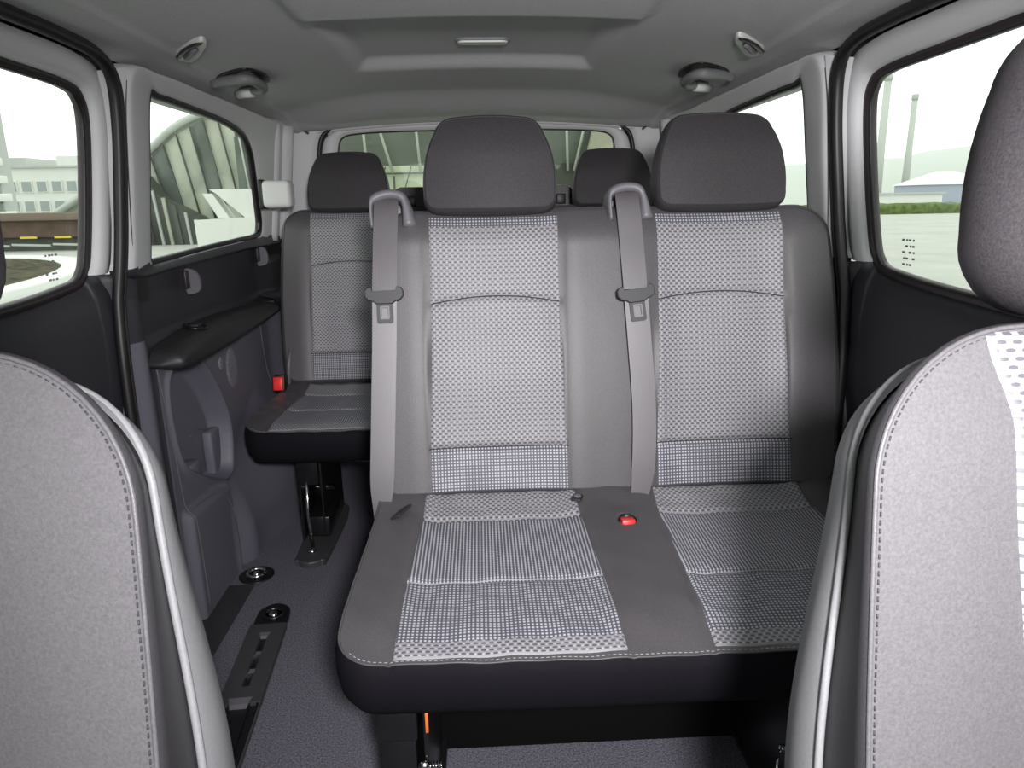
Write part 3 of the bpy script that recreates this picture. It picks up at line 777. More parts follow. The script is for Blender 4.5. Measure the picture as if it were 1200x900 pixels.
def seat_belt(label, a_pts, tongue_ab, guide, top_a):
    """hangs over the bench backrest from a guide on its top edge; local frame of the bench"""
    root = thing('seat_belt', (BX, BY, 0), label, 'seat belt', 'three-point belts on the middle bench')
    hw = .0255
    def ribbon(name, keys, wid, uv0=0):
        P = spline(keys, 10); n = len(P); V = []; UV = []; F = []; L = 0
        for i, p in enumerate(P):
            if i: L += (P[i]-P[i-1]).length
            ww = wid(i/(n-1)); tw = ww[1]; hwid = ww[0]
            for sx, dh in ((-1, 0), (1, 0), (1, -.0015), (-1, -.0015)):
                V.append(mb(p.x+sx*hwid, p.y, p.z+dh+sx*tw)); UV.append((sx*hwid, L))
        for i in range(n-1):
            for k in range(4): F.append((i*4+k, i*4+(k+1) % 4, (i+1)*4+(k+1) % 4, (i+1)*4+k))
        F.append((0, 1, 2, 3)); F.append(tuple((n-1)*4+k for k in (3, 2, 1, 0)))
        return mesh(name, V, F, web, root, uv=UV, smooth=False)
    up, lowp = a_pts
    ribbon('upper_webbing', up, lambda t: (hw, 0))
    ribbon('lower_webbing', lowp, lambda t: (hw-.010*ss(.72, 1, t), 0))
    ta, tb, th, rot = tongue_ab
    c, s = math.cos(rot), math.sin(rot)
    mt = lambda a, b, h: mb(ta+a*c-b*s, tb+a*s+b*c, th+h)
    body = [(-.040, .008), (-.036, .014), (-.028, .016), (-.027, .008), (.027, .008), (.028, .016), (.036, .014), (.040, .008), (.040, -.004), (.034, -.011), (.024, -.014), (.016, -.020), (-.016, -.020), (-.024, -.014), (-.034, -.011), (-.040, -.004)]
    tg = prism('latch_tongue', body, -.003, .008, mt, tongue_pl, root, .002)
    frame('tongue_loop', rrect(-.0165, -.060, .0165, -.016, .005), rrect(-.0085, -.050, .0085, -.026, .002), -.001, .004, mt, tongue_pl, tg)
    frame('loop_rim', rrect(-.0100, -.052, .0100, -.024, .003), rrect(-.0065, -.048, .0065, -.028, .002), .0035, .0055, mt, guide_pl, tg)
    # guide: grey plastic loop with a cheek towards the seat centre
    ga, gb = guide
    mg = lambda a, b, h: mb(ga+a, gb+b, h)
    out = spline([(-.038, -.035), (-.040, .012), (-.032, .037), (.0, .047), (.034, .041), (.048, .014), (.062, -.030)], 6)
    inn = spline([(-.028, -.035), (-.030, .006), (-.024, .016), (.0, .024), (.020, .022), (.029, .010), (.029, -.035)], 6)
    n = len(out); V = []; F = []
    pr = [(0, -.045), (0, -.006), (.12, .012), (.5, .022), (.88, .014), (1, 0), (1, -.045)]
    for t, h in pr:
        for p, q in zip(out, inn): r = p.lerp(q, t); V.append(mg(r.x, r.y, h+.004))
    for i in range(len(pr)-1):
        for k in range(n-1): F.append((i*n+k, i*n+k+1, (i+1)*n+k+1, (i+1)*n+k))
    F.append(tuple(i*n for i in range(len(pr)))); F.append(tuple(i*n+n-1 for i in range(len(pr)))[::-1])
    gd = mesh('belt_guide', V, F, guide_pl, root)
    box('guide_throat', tuple(mg(-.034, -.012, -.05)-Vector((0, .0, .008))), tuple(mg(.030, .006, -.05)+Vector((0, .05, .02))), rubber, gd, .002)
    return root
seat_belt('outer seat belt hanging at the aisle edge of the middle bench',
    ([(-.474, .674, -.012), (-.473, .664, .010), (-.472, .645, .022), (-.475, .56, .034), (-.478, .462, .046)],
     [(-.478, .455, .046), (-.482, .36, .040), (-.490, .20, .036), (-.497, .06, .034), (-.502, -.035, .030)]),
    (-.478, .455, .048, R(1)), (-.470, .636), 0)
seat_belt('inner seat belt hanging between the two places of the middle bench',
    ([(.040, .680, -.012), (.041, .670, .010), (.043, .652, .024), (.048, .56, .034), (.053, .455, .044)],
     [(.053, .447, .044), (.060, .35, .040), (.068, .20, .036), (.064, .07, .034), (.048, -.035, .030)]),
    (.052, .447, .046, R(6)), (.042, .643), 0)

rear1, rmb, rmc, _, _ = seat_row('single_seat', (-.466, 2.50, 0), (0.,), .245,
    'single dark grey cloth seat at the back left with its own headrest', 'seat', (0.,), -.475, .462, R(-1.5), .49)
def rear_frame(root, xs, tag_):
    for x in xs:
        f = box('leg_frame', (x-.035, -.38, .05), (x-.028, -.10, .35), steel_b, root, .001)
        box('leg_plate', (x+.028, -.36, .06), (x+.035, -.06, .35), steel_b, f, .001)
        box('leg_front', (x-.035, -.385, .24), (x+.03, -.375, .35), steel_b, f, .002)
        tube('lock_rod', [(x-.005, -.39, .26), (x-.008, -.395, .14), (x-.004, -.39, .03)], .006, chrome, f, 8)
        tube('cross_pin', [(x-.03, -.30, .20), (x+.06, -.30, .20)], .008, chrome, f, 10)
        tube('cross_pin', [(x-.03, -.22, .09), (x+.05, -.22, .09)], .006, chrome, f, 10)
        box('latch_block', (x-.02, -.36, .05), (x+.05, -.12, .12), steel_b, f, .006)
        foot = spline([(x-.05, -.42), (x-.035, -.46), (x, -.478), (x+.035, -.46), (x+.05, -.42), (x+.05, -.05), (x-.05, -.05)], 4, True)
        prism('foot_plate', foot, .001, .02, lambda a, b, h: Vector((a, b, h)), rail_pl, f, .004)
        lathe('bolt', [(.012, 0), (.012, .006), (.006, .01)], (x-.004, -.405, .02), (0, 0, 1), chrome, f, 12)
    tube('cross_tube', [(min(xs)-.02, -.36, .335), (max(xs)+.22, -.36, .335)], .008, chrome, root, 10)
rear_frame(rear1, (-.095,), '')
bk = box('belt_buckle', (-.268, -.06, .46), (-.232, -.015, .52), rubber, rear1, .004, Matrix.Rotation(R(-12), 3, 'X'))
box('release_button', (-.270, -.072, .470), (-.236, -.058, .518), red, bk, .004, Matrix.Rotation(R(-12), 3, 'X'))
tube('buckle_stalk', [(-.235, -.01, .45), (-.228, .0, .55), (-.222, .02, .60)], .008, guide_pl, bk, 8)
rear2, _, _, _, _ = seat_row('rear_bench_seat', (.28, 2.50, 0), (-.205, .207), .455,
    'dark grey cloth bench seat at the back behind the middle bench', 'seat', (.207,), -.475, .462, R(-1.5), .49)
rear_frame(rear2, (-.34, .36), '')

# near front seats, facing the camera
def front_seat(cx, s, label, label_h, hc=0., hi=.146):
    """s=+1: right-hand seat, inner edge towards -X"""
    root = thing('front_seat', (cx, .37, 0), label, 'seat', 'front seats on either side of the camera')
    m0 = back_map(0, .45)
    sides = rquad([(-.266, .0), (.266, .0), (.254, .570), (-.254, .570)], (.05, .05, .120, .120), (0, .004, .006, .004), 90, 90)
    def Hf(a, b):
        h = .003*ss(.13, .20, abs(a))*ss(.55, .35, b)-.010*max(0, (b-.45)/.1)**2
        return h
    EX = lambda a, b: -.03+.34*ss(.16, .50, b)
    bk = cushion_front('backrest', sides, Hf, m0, fab_front, root)
    bo = cushion_ring('bolster_side', sides, Hf, [(0, 0, 1), (.003, .003, 1), (.003, .012, .8), (-.001, .035, .5), (-.004, .060, .2), (-.004, .070, .1)], m0, bolst, root, ex=EX)
    bo['label'] = 'darker smooth cloth strip around the backrest'
    tube('shell_bead', ring_path(sides, Hf, m0, .000, .072, 0, EX), .0035, shell_grey, bo, 8, True)
    cushion_ring('back_shell', sides, Hf, [(-.002, .068, .1), (.003, .078, .1), (.004, .10, 0), (.002, .125, 0), (-.014, .145, 0), (-.04, .155, 0)], m0, shell_grey, root, cap=True, ex=EX)['label'] = 'light grey rear shell of the backrest'
    path = ring_path(sides, Hf, m0, -.001, 0, .0012)
    tube('piping', path, .0019, fab_front, bk, 6, True)
    stitches('stitching', ring_path(sides, Hf, m0, -.0055, 0, .0008), .0062, .0036, .0007, thread_d, bk)
    e = lambda b: (-(hi+.006*ss(.3, .45, b)+.014*ss(.49, .56, b)), hi+.006*ss(.3, .45, b)+.014*ss(.49, .56, b))
    insert('backrest_insert', e, .0, .566, Hf, m0, root, [(-1, 0)])
    # cushion below, mostly out of view
    mcc = cush_map(-.50, .33, R(4))
    cs = rquad([(-.25, 0), (.25, 0), (.25, .54), (-.25, .54)], (.06, .06, .03, .03), (.01, 0, 0, 0), 50, 50)
    HH = lambda a, b: .02*ss(.12, .2, abs(a))
    cushion_front('seat_cushion', cs, HH, mcc, fab_front, root)
    cushion_ring('cushion_skirt', cs, HH, [(0, 0, 1), (.008, .01, 1), (.01, .05, .5), (0, .09, 0), (-.03, .1, 0)], mcc, fab, root, cap=True)
    box('seat_base', (-.20, -.45, .0), (.20, .0, .26), steel_b, root, .01)
    # headrest: thicker, soft rounded
    hb = rquad([(hc-.114, .612), (hc+.114, .612), (hc+.066, .80), (hc-.066, .80)], (.035, .035, .045, .045), (.004, .006, .004, .006), 36, 30)
    Hh = lambda a, b: .004+.008*(1-((a-hc)/.13)**2)-.030*max(0, (b-.6)/.2)**2
    hf = cushion_front('headrest', hb, Hh, m0, fab_head, root); hf['label'] = label_h
    cushion_ring('headrest_side', hb, Hh, [(0, 0, 1), (.003, .003, 1), (.012, .006, .9), (.024, .016, .8), (.034, .034, .6), (.037, .055, .4), (.032, .080, .3), (.018, .100, .2), (-.01, .112, .1)], m0, fab_head, hf, cap=True)
    tube('piping', ring_path(hb, Hh, m0, .002, .002), .0016, thread_d, hf, 6, True)
    for q in (-.06, .06):
        tube('headrest_post', [m0(q, .54, -.03), m0(q, .62, -.03)], .006, chrome, hf, 10)
    box('post_cover', tuple(m0(-.09, .560, -.015)-Vector((0, 0, .006))), tuple(m0(.09, .590, -.06)+Vector((0, 0, .012))), guide_pl, root, .006)
    return root
front_seat(.537, 1, 'large light grey front seat backrest at the right edge, headrest above it', 'dark headrest of the near right seat')
front_seat(-.50, -1, 'large light grey front seat backrest filling the lower left corner', 'dark headrest of the near left seat', -.014, .122)

# ------------------------------------------------------------------ cabin fittings
def grab_handle(s, y, label):
    x = s*.645; z0 = ceil_z(.645, y)
    root = thing('grab_handle', (x, y, z0), label, 'handle', 'folding grab handles on the roof edge')
    mp = lambda a, b, h: Vector((s*a, b*.82-.02, (ceil_z(x+s*a, y+b*.82-.02)-z0)-.001-h))
    pl = spline([(.035, -.03), (-.050, -.115), (-.080, -.08), (-.088, .02), (-.072, .12), (-.055, .14), (-.03, .10), (.0, .05)], 5, True)
    prism('handle_shadow', pl, -.001, .003, mp, rubber, root, .001)  # flat black crescent in place of the shadow behind the grip
    k = [(.045, -.006), (.020, -.030), (-.030, -.070), (-.052, -.078), (-.066, -.050), (-.068, .02), (-.060, .09), (-.045, .128), (-.020, .160), (.045, .225)]
    hh = [.004, .010, .018, .021, .022, .023, .022, .021, .016, .004]
    pts = [mp(a, b, h) for (a, b), h in zip(k, hh)]
    tube('grip', spline(pts, 5), .013, shell_grey, root, 10)
    tube('grip_foot', [mp(-.012, .162, .020), mp(.040, .218, .006)], .014, white_pl, root, 10)
    return root
grab_handle(-1, 2.07, 'grey folding grab handle on the left roof edge')
grab_handle(1, 2.055, 'grey folding grab handle on the right roof edge')
def coat_hook(s, y, label):
    x = s*.615; z0 = ceil_z(.615, y)
    root = thing('coat_hook', (x, y, z0), label, 'hook', 'coat hooks on the roof edge')
    mp = lambda a, b, h: Vector((s*a, b, (ceil_z(x+s*a, y+b)-z0)-h))
    pl = spline([(.045, .030), (.010, -.022), (-.030, -.068), (-.055, -.085), (-.052, -.050), (-.020, .015), (.015, .070), (.040, .092)], 5, True)
    prism('hook_plate', pl, -.002, .010, mp, white_pl, root, .004)
    tube('hook', spline([mp(.024, .030, .012), mp(.006, -.004, .018), mp(-.014, -.034, .018), (mp(-.026, -.040, .013))], 5), .006, guide_pl, root, 8)
    tube('hook_slot', spline([mp(.040, .026, .009), mp(.010, -.018, .010), mp(-.026, -.058, .010), mp(-.048, -.076, .009)], 5), .005, rubber_b, root, 8)
coat_hook(-1, 1.70, 'small pale coat hook on the left roof edge')
coat_hook(1, 1.70, 'small pale coat hook on the right roof edge')
def sun_handle():
    y = 1.90; z = ceil_z(.02, y)
    root = thing('roof_lamp', (.020, y, z), 'slim oblong pale lamp set in the recessed roof panel', 'lamp')
    prism('lamp_rim', rrect(-.068, -.024, .068, .024, .018), -.004, .006, lambda a, b, h: Vector((a, b, -h)), shell_grey, root, .002)
    prism('lamp_lens', rrect(-.062, -.018, .062, .018, .014), .0, .010, lambda a, b, h: Vector((a, b, -h)), white_pl, root, .004)
sun_handle()
# belt-line hooks
for (y, z, dk, lab) in ((1.975, .905, 0, 'small grey hook on the left side panel below the middle of the window'), (2.62, .925, 0, 'small rounded grey hook on the left side panel beside the rear seat')):
    root = thing('blind_hook', (-.795, y, z), lab, 'hook', 'blind hooks on the left panel')
    pts = spline([(-.012, .028), (.008, .030), (.020, .018), (.026, -.005), (.022, -.028), (.0, -.036), (-.012, -.030)], 4, True)
    prism('hook_cap', pts, -.007, .007, lambda a, b, h: Vector((a+.006, h, b)), guide_pl, root, .002)
    box('hook_slot', (-.004, -.030, -.020), (.006, -.006, .028), rubber_b, root, .002)
# pale box at the rear edge of the quarter window
root = thing('vent_window_motor', (-.70, 2.60, 1.08), 'pale rounded box mounted on the rear edge of the left quarter window', 'box')
box('cover', (-.050, -.035, .010), (.050, .035, .102), white_pl, root, .016, seg=4)
box('mounting_bracket', (-.062, -.030, .006), (-.044, .035, .106), rubber, root, .006)

# floor rail and anchors
def rail():
    root = thing('floor_rail', (-.578, 1.50, 0), 'dark seat mounting rail in the carpet with a slotted cover plate', 'rail')
    ang = R(4); c, s = math.cos(ang), math.sin(ang)
    m = lambda a, b, h: Vector((a*c-b*s, a*s+b*c, h))
    base = prism('rail_channel', [(-.043, -.60), (.043, -.60), (.043, .20), (-.043, .20)], .001, .006, m, steel_b, root)
    for a in (-.040, -.022, .022, .040):
        prism('rail_rib', [(a-.002, -.60), (a+.002, -.60), (a+.002, -.10), (a-.002, -.10)], .006, .014, m, steel_b, base)
    prism('rail_edge', [(.043, -.60), (.047, -.60), (.047, -.10), (.043, -.10)], .002, .012, m, rail_pl, base)
    fo = [(-.047, -.11), (.047, -.11), (.047, .20), (-.047, .20)]; fi = [(-.009, -.055), (.009, -.055), (.009, .155), (-.009, .155)]
    cp = frame('cover_plate', fo, fi, .002, .018, m, rail_pl, root)
    prism('plate_lip', [(-.020, -.118), (.020, -.118), (.026, -.095), (-.026, -.095)], .004, .019, m, guide_pl, cp)
    prism('slot_floor', fi, .006, .0065, m, rubber, cp)
    for b in (.0, .07): prism('slot_bar', [(-.009, b), (.009, b), (.009, b+.016), (-.009, b+.016)], .007, .013, m, chrome, cp)
    prism('slot_end', [(-.011, .145), (.011, .145), (.014, .160), (-.014, .160)], .008, .0185, m, guide_pl, cp)
    er = prism('end_cap', spline([(-.043, .20), (-.044, .25), (-.036, .29), (0, .312), (.036, .29), (.044, .25), (.043, .20)], 4, False), .002, .012, m, steel_b, root, .003)
    lathe('end_ring', [(.030, 0), (.031, .006), (.026, .009), (.022, .005), (.021, .001)], m(.002, .255, .011), (0, 0, 1), steel_b, er, 24)
    lathe('bolt', [(.014, 0), (.014, .005), (.009, .009), (.004, .009)], m(.002, .25, .012), (0, 0, 1), chrome, er, 14)
rail()
root = thing('anchor_ring', (-.712, 1.99, 0), 'bright oval lashing ring set in the carpet beside the side panel', 'ring')
cp_ = lathe('ring_cup', [(.052, .001), (.052, .004), (.044, .006), (.034, .003), (.01, .002)], (0, 0, 0), (0, 0, 1), steel_b, root, 28)
tube('ring', [(.026*math.cos(a), .026*math.sin(a), .010) for a in [2*math.pi*k/24 for k in range(24)]], .005, chrome, root, 8, True)
lathe('ring_bolt', [(.012, .002), (.012, .010), (.006, .014)], (0, 0, 0), (0, 0, 1), chrome, root, 14)

# ------------------------------------------------------------------ outside
G = -.55
conc = plain('pale_concrete', (.40, .41, .375), .9, ns=.6, na=.10)
paint_w = plain('white_render', (.70, .715, .68), .9)
paint_g = plain('pale_grey_render', (.45, .475, .45), .9)
pane = plain('dark_window_pane', (.30, .34, .33), .25)
brown = plain('brown_wall', (.11, .075, .055), .9, ns=2, na=.2)
brown2 = plain('brown_top', (.18, .14, .11), .9)
yellow = plain('yellow_mark', (.75, .55, .05), .7)
mulch = plain('mulch', (.050, .044, .020), 1, ns=3.5, na=.75, bs=1, bd=.1)
green = plain('hedge_green', (.11, .15, .045), 1, ns=2.5, na=.4)
facade = plain('facade_glass', (.11, .13, .11), .35, ns=.35, na=.5)
facade2 = plain('facade_panel', (.38, .41, .33), .5, ns=.5, na=.35)
facade_d = plain('facade_dark', (.07, .08, .065), .5, ns=.6, na=.5)
mull = plain('pale_mullion', (.42, .45, .41), .6)
hillm = plain('misty_hill', (.50, .53, .49), 1, ns=.03, na=.05)  # haze over hill and chimneys is put into this pale colour
blue = plain('pale_blue_cladding', (.36, .40, .48), .7)
struct(mesh('ground', [(-300, -100, G), (300, -100, G), (300, 400, G), (-300, 400, G)], [(0, 1, 2, 3)], conc))

def building(name, x0, x1, y, z1, depth, mat, label, rows, cols, wz0, wdz, ww, wh, rot=0):
    root = thing(name, ((x0+x1)/2, y, G), label, 'building')
    root.rotation_euler.z = R(rot); hwx = (x1-x0)/2
    box('wall', (-hwx, 0, 0), (hwx, depth, z1-G), mat, root, 0)
    for r_ in range(rows):
        for c_ in range(cols):
            cx = -hwx+(c_+.5)*(2*hwx)/cols; z = wz0-G+r_*wdz
            fr = box('window', (cx-ww/2-.08, -.10, z-.08), (cx+ww/2+.08, .02, z+wh+.08), paint_w, root, 0)
            box('window_pane', (cx-ww/2, -.13, z), (cx+ww/2, -.08, z+wh), pane, fr, 0)
    return root
b2 = building('office_building', -37.5, -27.0, 60, 4.35, 10, paint_w, 'long white office block with rows of small windows', 2, 9, .95, 1.5, .70, .75)
box('roof_storey', (-1.2, .5, 4.85), (5, 9, 5.7), paint_w, b2, 0)
box('parapet', (-5.2, -.2, 4.80), (5.2, .3, 4.95), paint_g, b2, 0)
b3 = building('grey_building', -46.5, -37.9, 64, 5.3, 8, paint_g, 'plain pale block between the tower and the office block', 3, 3, .9, 1.4, .7, .6)
tw = thing('balcony_tower', (-29.6, 44, G), 'white tower with stacked balconies at the left window edge', 'building')
box('wall', (-4, 0, 0), (1.9, 1.2, 14), paint_g, tw, 0)
for k in range(9):
    b_ = box('balcony', (-4.2, -1.3, 1.1+k*1.0), (2.5-.1*k+(.5 if k > 5 else 0), .1, 1.55+k*1.0), paint_w, tw, .05)
    box('balcony_shadow_gap', (-4.0, -.15, 1.6+k*1.0), (1.9, .0, 2.05+k*1.0), pane, b_, 0)
# brown elevated wall with yellow marks
br = thing('brown_boundary_wall', (-24, 30, G), 'long low brown wall across the plaza with yellow marks at its foot', 'wall')
box('wall_face', (-14, 0, .55), (9.2, .8, 1.20), brown, br, 0)
box('wall_top', (-14, -.25, 1.20), (9.2, 1, 1.50), brown2, br, .03)
box('wall_plinth', (-14, .3, 0), (9.2, .9, .55), facade_d, br, 0)
for k in range(12): box('yellow_stripe', (-8+k*1.35, -.05, .50), (-7.35+k*1.35, .02, .58), yellow, br, 0)
for k in range(12): box('kerb_rail', (-9+k*1.6, -.5, .22), (-7.5+k*1.6, -.42, .30), mull, br, 0, Matrix.Rotation(R(2), 3, 'Y'))
# round planted bed
bed = thing('planted_bed', (-14.3, 14.9, G), 'rounded planted bed of brown mulch inside a pale kerb', 'flower bed')
bed.rotation_euler.z = R(14)
def bedmesh():
    V = [(0, 0, .12)]; F = []; seg = 64
    for i in range(1, 9):
        for k in range(seg):
            a = 2*math.pi*k/seg; rr = i/8
            V.append((4.6*rr*math.cos(a), 9.0*rr*math.sin(a), .14+.10*math.sin(i*2.3+k*1.7)*(i < 8)*.8))
    for k in range(seg): F.append((0, 1+k, 1+(k+1) % seg))
    for i in range(7):
        for k in range(seg): F.append((1+i*seg+k, 1+i*seg+(k+1) % seg, 1+(i+1)*seg+(k+1) % seg, 1+(i+1)*seg+k))
    mesh('mulch', V, F, mulch, bed, kind='stuff')
    V = []; F = []
    for r_, z in ((1.0, 0), (1.0, .17), (1.14, .17), (1.14, 0)):
        for k in range(seg): a = 2*math.pi*k/seg; V.append((4.6*r_*math.cos(a), 9.0*r_*math.sin(a), z))
    for i in range(3):
        for k in range(seg): F.append((i*seg+k, i*seg+(k+1) % seg, (i+1)*seg+(k+1) % seg, (i+1)*seg+k))
    mesh('kerb', V, F, paint_w, bed)
bedmesh()
# curved glass hall seen through the quarter window
hall = thing('arched_hall', (-12, 34, G), 'tall arched hall with slanted glazed facade panels', 'building')
def hallbuild():
    arc = spline([(-8.5, .6), (-5.0, 2.6), (-2.8, 3.9), (-1.6, 4.85), (-.6, 5.38), (.55, 5.72), (1.8, 5.5), (2.6, 5.1), (4.0, 4.0), (5.0, 2.0)], 6)
    n = len(arc)
    V = [(p.x, 0, p.y) for p in arc]+[(p.x, 0, 0) for p in arc]+[(p.x, 6, p.y) for p in arc]
    F = [(i, i+1, n+i+1, n+i) for i in range(n-1)]+[(i, i+1, 2*n+i+1, 2*n+i) for i in range(n-1)]
    mesh('facade_back', V, F, facade2, hall, smooth=False)
    tube('roof_edge', [(p.x, -.25, p.y+.02) for p in arc], .17, mull, hall, 6)
    # slanted panels leaning to the right as they go down
    top = lambda x: next((a.y+(b.y-a.y)*(x-a.x)/(b.x-a.x) for a, b in zip(arc, arc[1:]) if a.x <= x <= b.x), 3)
    for k in range(13):
        x = -4.4+k*.62
        if x > 2.3: break
        w_ = .56; zt = top(x)-.28; sl = .9
        V = [(x, -.12, zt), (x+w_, -.2, top(x+w_)-.28), (x+w_+sl, -.35, .0), (x+sl, -.28, .0), (x, -.02, zt), (x+w_, -.02, top(x+w_)-.28), (x+w_+sl, -.02, 0), (x+sl, -.02, 0)]
        F = [(0, 1, 2, 3), (0, 4, 5, 1), (1, 5, 6, 2), (2, 6, 7, 3), (3, 7, 4, 0)]
        mesh('facade_panel', V, F, facade2 if k % 3 else facade, hall, smooth=False)
        tube('panel_rib', [(x, -.25, zt), (x+sl, -.45, 0)], .035, facade_d, hall, 5)
    box('right_wing', (1.3, -.6, 0), (4.6, -.1, 4.6), facade, hall, 0)
    for x in (1.55, 2.0, 2.6): tube('wing_post', [(x, -.75, 4.9), (x+.35, -.75, 1.2)], .045, mull, hall, 5)
    # dark lower glazing at the left
    V = [(-4.2, -1.2, 0), (.6, -1.2, 0), (-.4, -1.2, 1.2), (-1.9, -1.2, 2.0), (-2.6, -1.2, 3.0), (-3.1, -1.2, 2.9), (-4.2, -1.2, 2.2)]
    mesh('porch', V+[(x, -.3, z) for x, _, z in V], [tuple(range(7))]+[(i, (i+1) % 7, 7+(i+1) % 7, 7+i) for i in range(7)], facade_d, hall, smooth=False)
    for k in range(9):
        x = -3.4+k*.42; zt = 2.7-max(0, (x+2.6))*.75
        if zt > .3: box('porch_post', (x-.05-.03*(k % 3), -1.32, 0), (x+.05, -1.2, zt), (mull, facade2, facade_d)[k % 3], hall, 0, Matrix.Rotation(R(-5), 3, 'Y'))
hallbuild()
rp = thing('white_ramp', (-10, 28.5, G), 'angular white ramp structure in front of the arched hall', 'structure')
def rampbuild():
    m = lambda a, b, h: Vector((a, -h, b))
    prism('ramp_base', [(-.55, 0), (1.9, 0), (1.9, 1.25), (-.60, 1.15)], 0, 1.0, m, paint_w, rp)
    prism('ramp_strut', [(-.25, 2.1), (.10, 2.1), (.65, 1.2), (.25, 1.2)], .1, .8, m, paint_w, rp)
    prism('ramp_arm', [(.0, 2.25), (1.9, 2.25), (1.9, 1.2), (1.25, 1.2), (.25, 2.1)], .1, .8, m, paint_w, rp)
rampbuild()
# rear facade
rf = thing('rear_glass_facade', (0, 20, G), 'dark glazed facade with pale slanting posts behind the van', 'building')
box('glass_wall', (-6, .5, 2.62), (6, 1, 6), facade, rf, 0)
box('lower_band', (-6, .2, 1.75), (1.6, .9, 2.62), plain('pale_green_band', (.50, .56, .43), .7), rf, 0)
box('lower_band', (1.6, .2, 1.75), (6, .9, 2.62), facade_d, rf, 0)
box('lower_wall', (-6, .3, 0), (6, 1.2, 1.75), facade2, rf, 0)
for (x0, x1) in ((-3.05, -2.98), (-2.72, -2.30), (-1.66, -1.55), (2.4, 2.45), (3.0, 2.62)):
    tube('post', [(x0, .1, 4.0), (x1, .1, 2.42)], .04, mull, rf, 6)
for (x0, x1) in ((-3.2, -3.4), (-2.5, -2.7), (-1.8, -2.1)): tube('stay', [(x0, .1, 2.6), (x1, .1, 1.7)], .015, facade_d, rf, 5)
tube('post', [(-2.28, .1, 2.35), (-2.28, .1, 1.3)], .03, facade_d, rf, 6)
box('rail', (-6, .1, 2.40), (1.6, .15, 2.44), facade_d, rf, 0)
prism('pale_column', [(3.0, 0), (3.5, 0), (3.65, 4.2), (3.25, 4.2), (2.7, 1.9), (2.5, 1.4)], 0, .3, lambda a, b, h: Vector((a, -h, b)), plain('cream_column', (.34, .34, .27), .8), rf)
box('bright_bay', (3.75, -.1, 2.5), (4.6, .1, 4.4), paint_w, rf, 0)
lamp_m = plain('warm_lamp', (.8, .6, .3), .5)
# right side: hill, chimneys, shed, hedge
def hill():
    V = []; F = []; n = 40
    sky = lambda x: 7.2+4.2*ss(60, 105, x)+.5*math.sin(x*.13)+.25*math.sin(x*.5)
    for i in range(n+1):
        x = -10+200*i/n
        for (dy, f) in ((0, -.1), (6, .5), (18, .9), (30, 1.0), (60, .8)): V.append((x*(1+dy/300), 130+dy, G+(sky(x)-G)*f))
    for i in range(n):
        for k in range(4): F.append((i*5+k, (i+1)*5+k, (i+1)*5+k+1, i*5+k+1))
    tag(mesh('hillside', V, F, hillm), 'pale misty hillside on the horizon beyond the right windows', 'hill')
hill()
for (x, h, r_, lab) in ((66.5, 20.3, .62, 'taller pale chimney stack farther left against the sky'), (71.3, 17.3, .50, 'shorter pale chimney stack nearer the shed')):
    root = thing('chimney', (x, 120, G), lab, 'chimney')
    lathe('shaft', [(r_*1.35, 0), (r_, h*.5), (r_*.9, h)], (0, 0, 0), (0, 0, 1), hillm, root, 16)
    lathe('chimney_cap', [(r_*1.05, h-.9), (r_*1.08, h-.05), (r_*.8, h)], (0, 0, 0), (0, 0, 1), paint_g, root, 16)
sh_ = thing('tent_shed', (70.5, 105, G), 'pale blue shed with a white tent roof beyond the hedge', 'shed')
box('wall', (-5, 0, 0), (6, 8, 2.9), blue, sh_, 0)
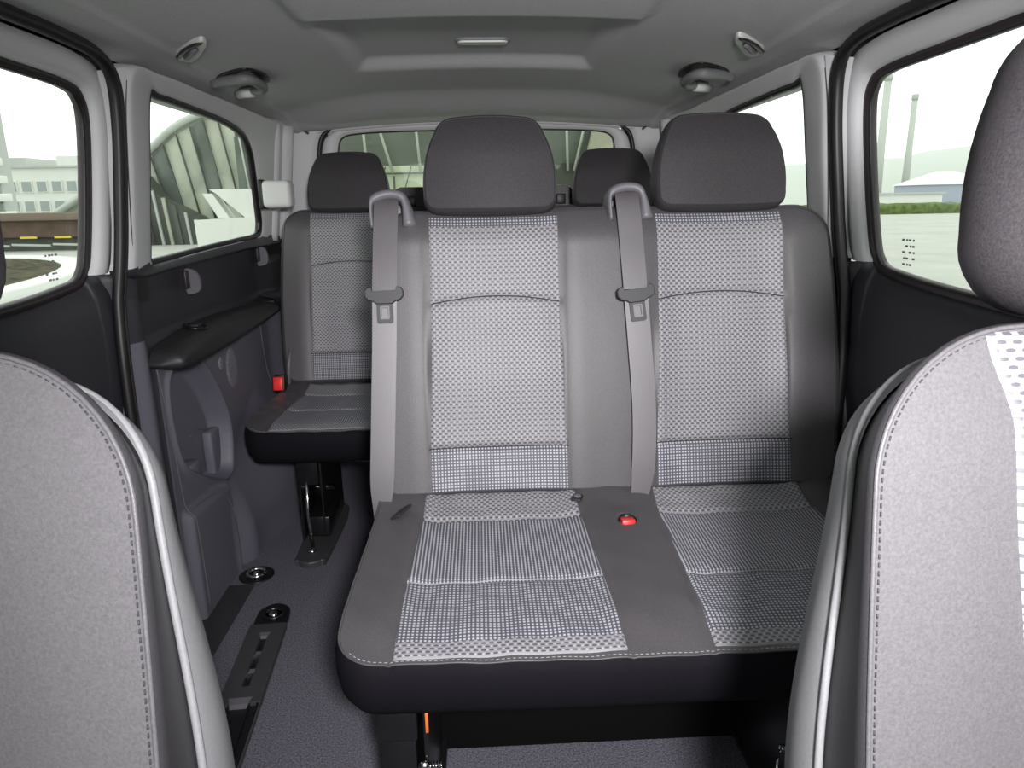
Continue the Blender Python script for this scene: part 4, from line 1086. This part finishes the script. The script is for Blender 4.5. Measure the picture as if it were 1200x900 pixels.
mesh('tent_roof', [(-5.3, -.3, 2.9), (6.3, -.3, 2.9), (6.3, 8.3, 2.9), (-5.3, 8.3, 2.9), (-1.2, 4, 4.9), (1.8, 4, 4.9)], [(0, 1, 5, 4), (1, 2, 5), (2, 3, 4, 5), (3, 0, 4)], paint_w, sh_, smooth=False)
box('door_leaf', (1.2, -.1, 1.6), (2.2, .0, 2.6), pane, sh_, 0)
for i, (x, y, w_, h, lab) in enumerate(((58, 100, 7, 1.6, 'low white hut left of the blue shed'), (92, 108, 10, 2.2, 'low white hut right of the blue shed'))):
    r_ = thing('low_hut', (x, y, G), lab, 'building'); box('wall', (0, 0, 0), (w_, 4, h), paint_w, r_, 0); box('roof', (-.3, -.3, h), (w_+.3, 4.3, h+.25), paint_g, r_, 0)
def hedge():
    V = []; F = []; n = 160
    for i in range(n+1):
        x = 8+110*i/n
        for (y, z) in ((0, 0), (-.15, .6), (0, .85), (.8, .9), (1.0, 0)): V.append((x, 60+y+random.uniform(-.1, .1), G+z+random.uniform(-.08, .08)*(z > 0)))
    for i in range(n):
        for k in range(4): F.append((i*5+k, i*5+k+1, (i+1)*5+k+1, (i+1)*5+k))
    tag(mesh('hedge', V, F, green), 'long low green hedge at the far side of the plaza', 'hedge')
hedge()
for x, lab in ((40.3, 'slim grey bollard before the hedge, nearest the rear edge of the right door window'), (43.9, 'slim grey bollard before the hedge, below the blue shed')):
    r_ = thing('bollard', (x, 57.5, G), lab, 'bollard', 'bollards before the hedge')
    lathe('post', [(.07, 0), (.07, 1.0), (.03, 1.08)], (0, 0, 0), (0, 0, 1), paint_g, r_, 8)
# small printed approval mark low on each door glass
ink = plain('print_ink', (.30, .31, .30), .8)
for nm_, sx, dy in (('window_2', -1, 0), ('window_4', 1, DYR)):
    V = []; F = []
    for r_ in range(5):
        y = 1.425+dy; z = .962+r_*.012
        for k in range(4):
            if (r_*7+k*3) % 5 == 0: continue
            y0 = y+k*.011; w_ = .006+.003*((r_+k) % 2); n = len(V)
            x = sx*(W(z)+.0535)
            V += [(x, y0, z), (x, y0+w_, z), (x, y0+w_, z+.004), (x, y0, z+.004)]; F.append((n, n+1, n+2, n+3))
    mesh('glazing_mark', V, F, ink, bpy.data.objects[nm_], smooth=False)
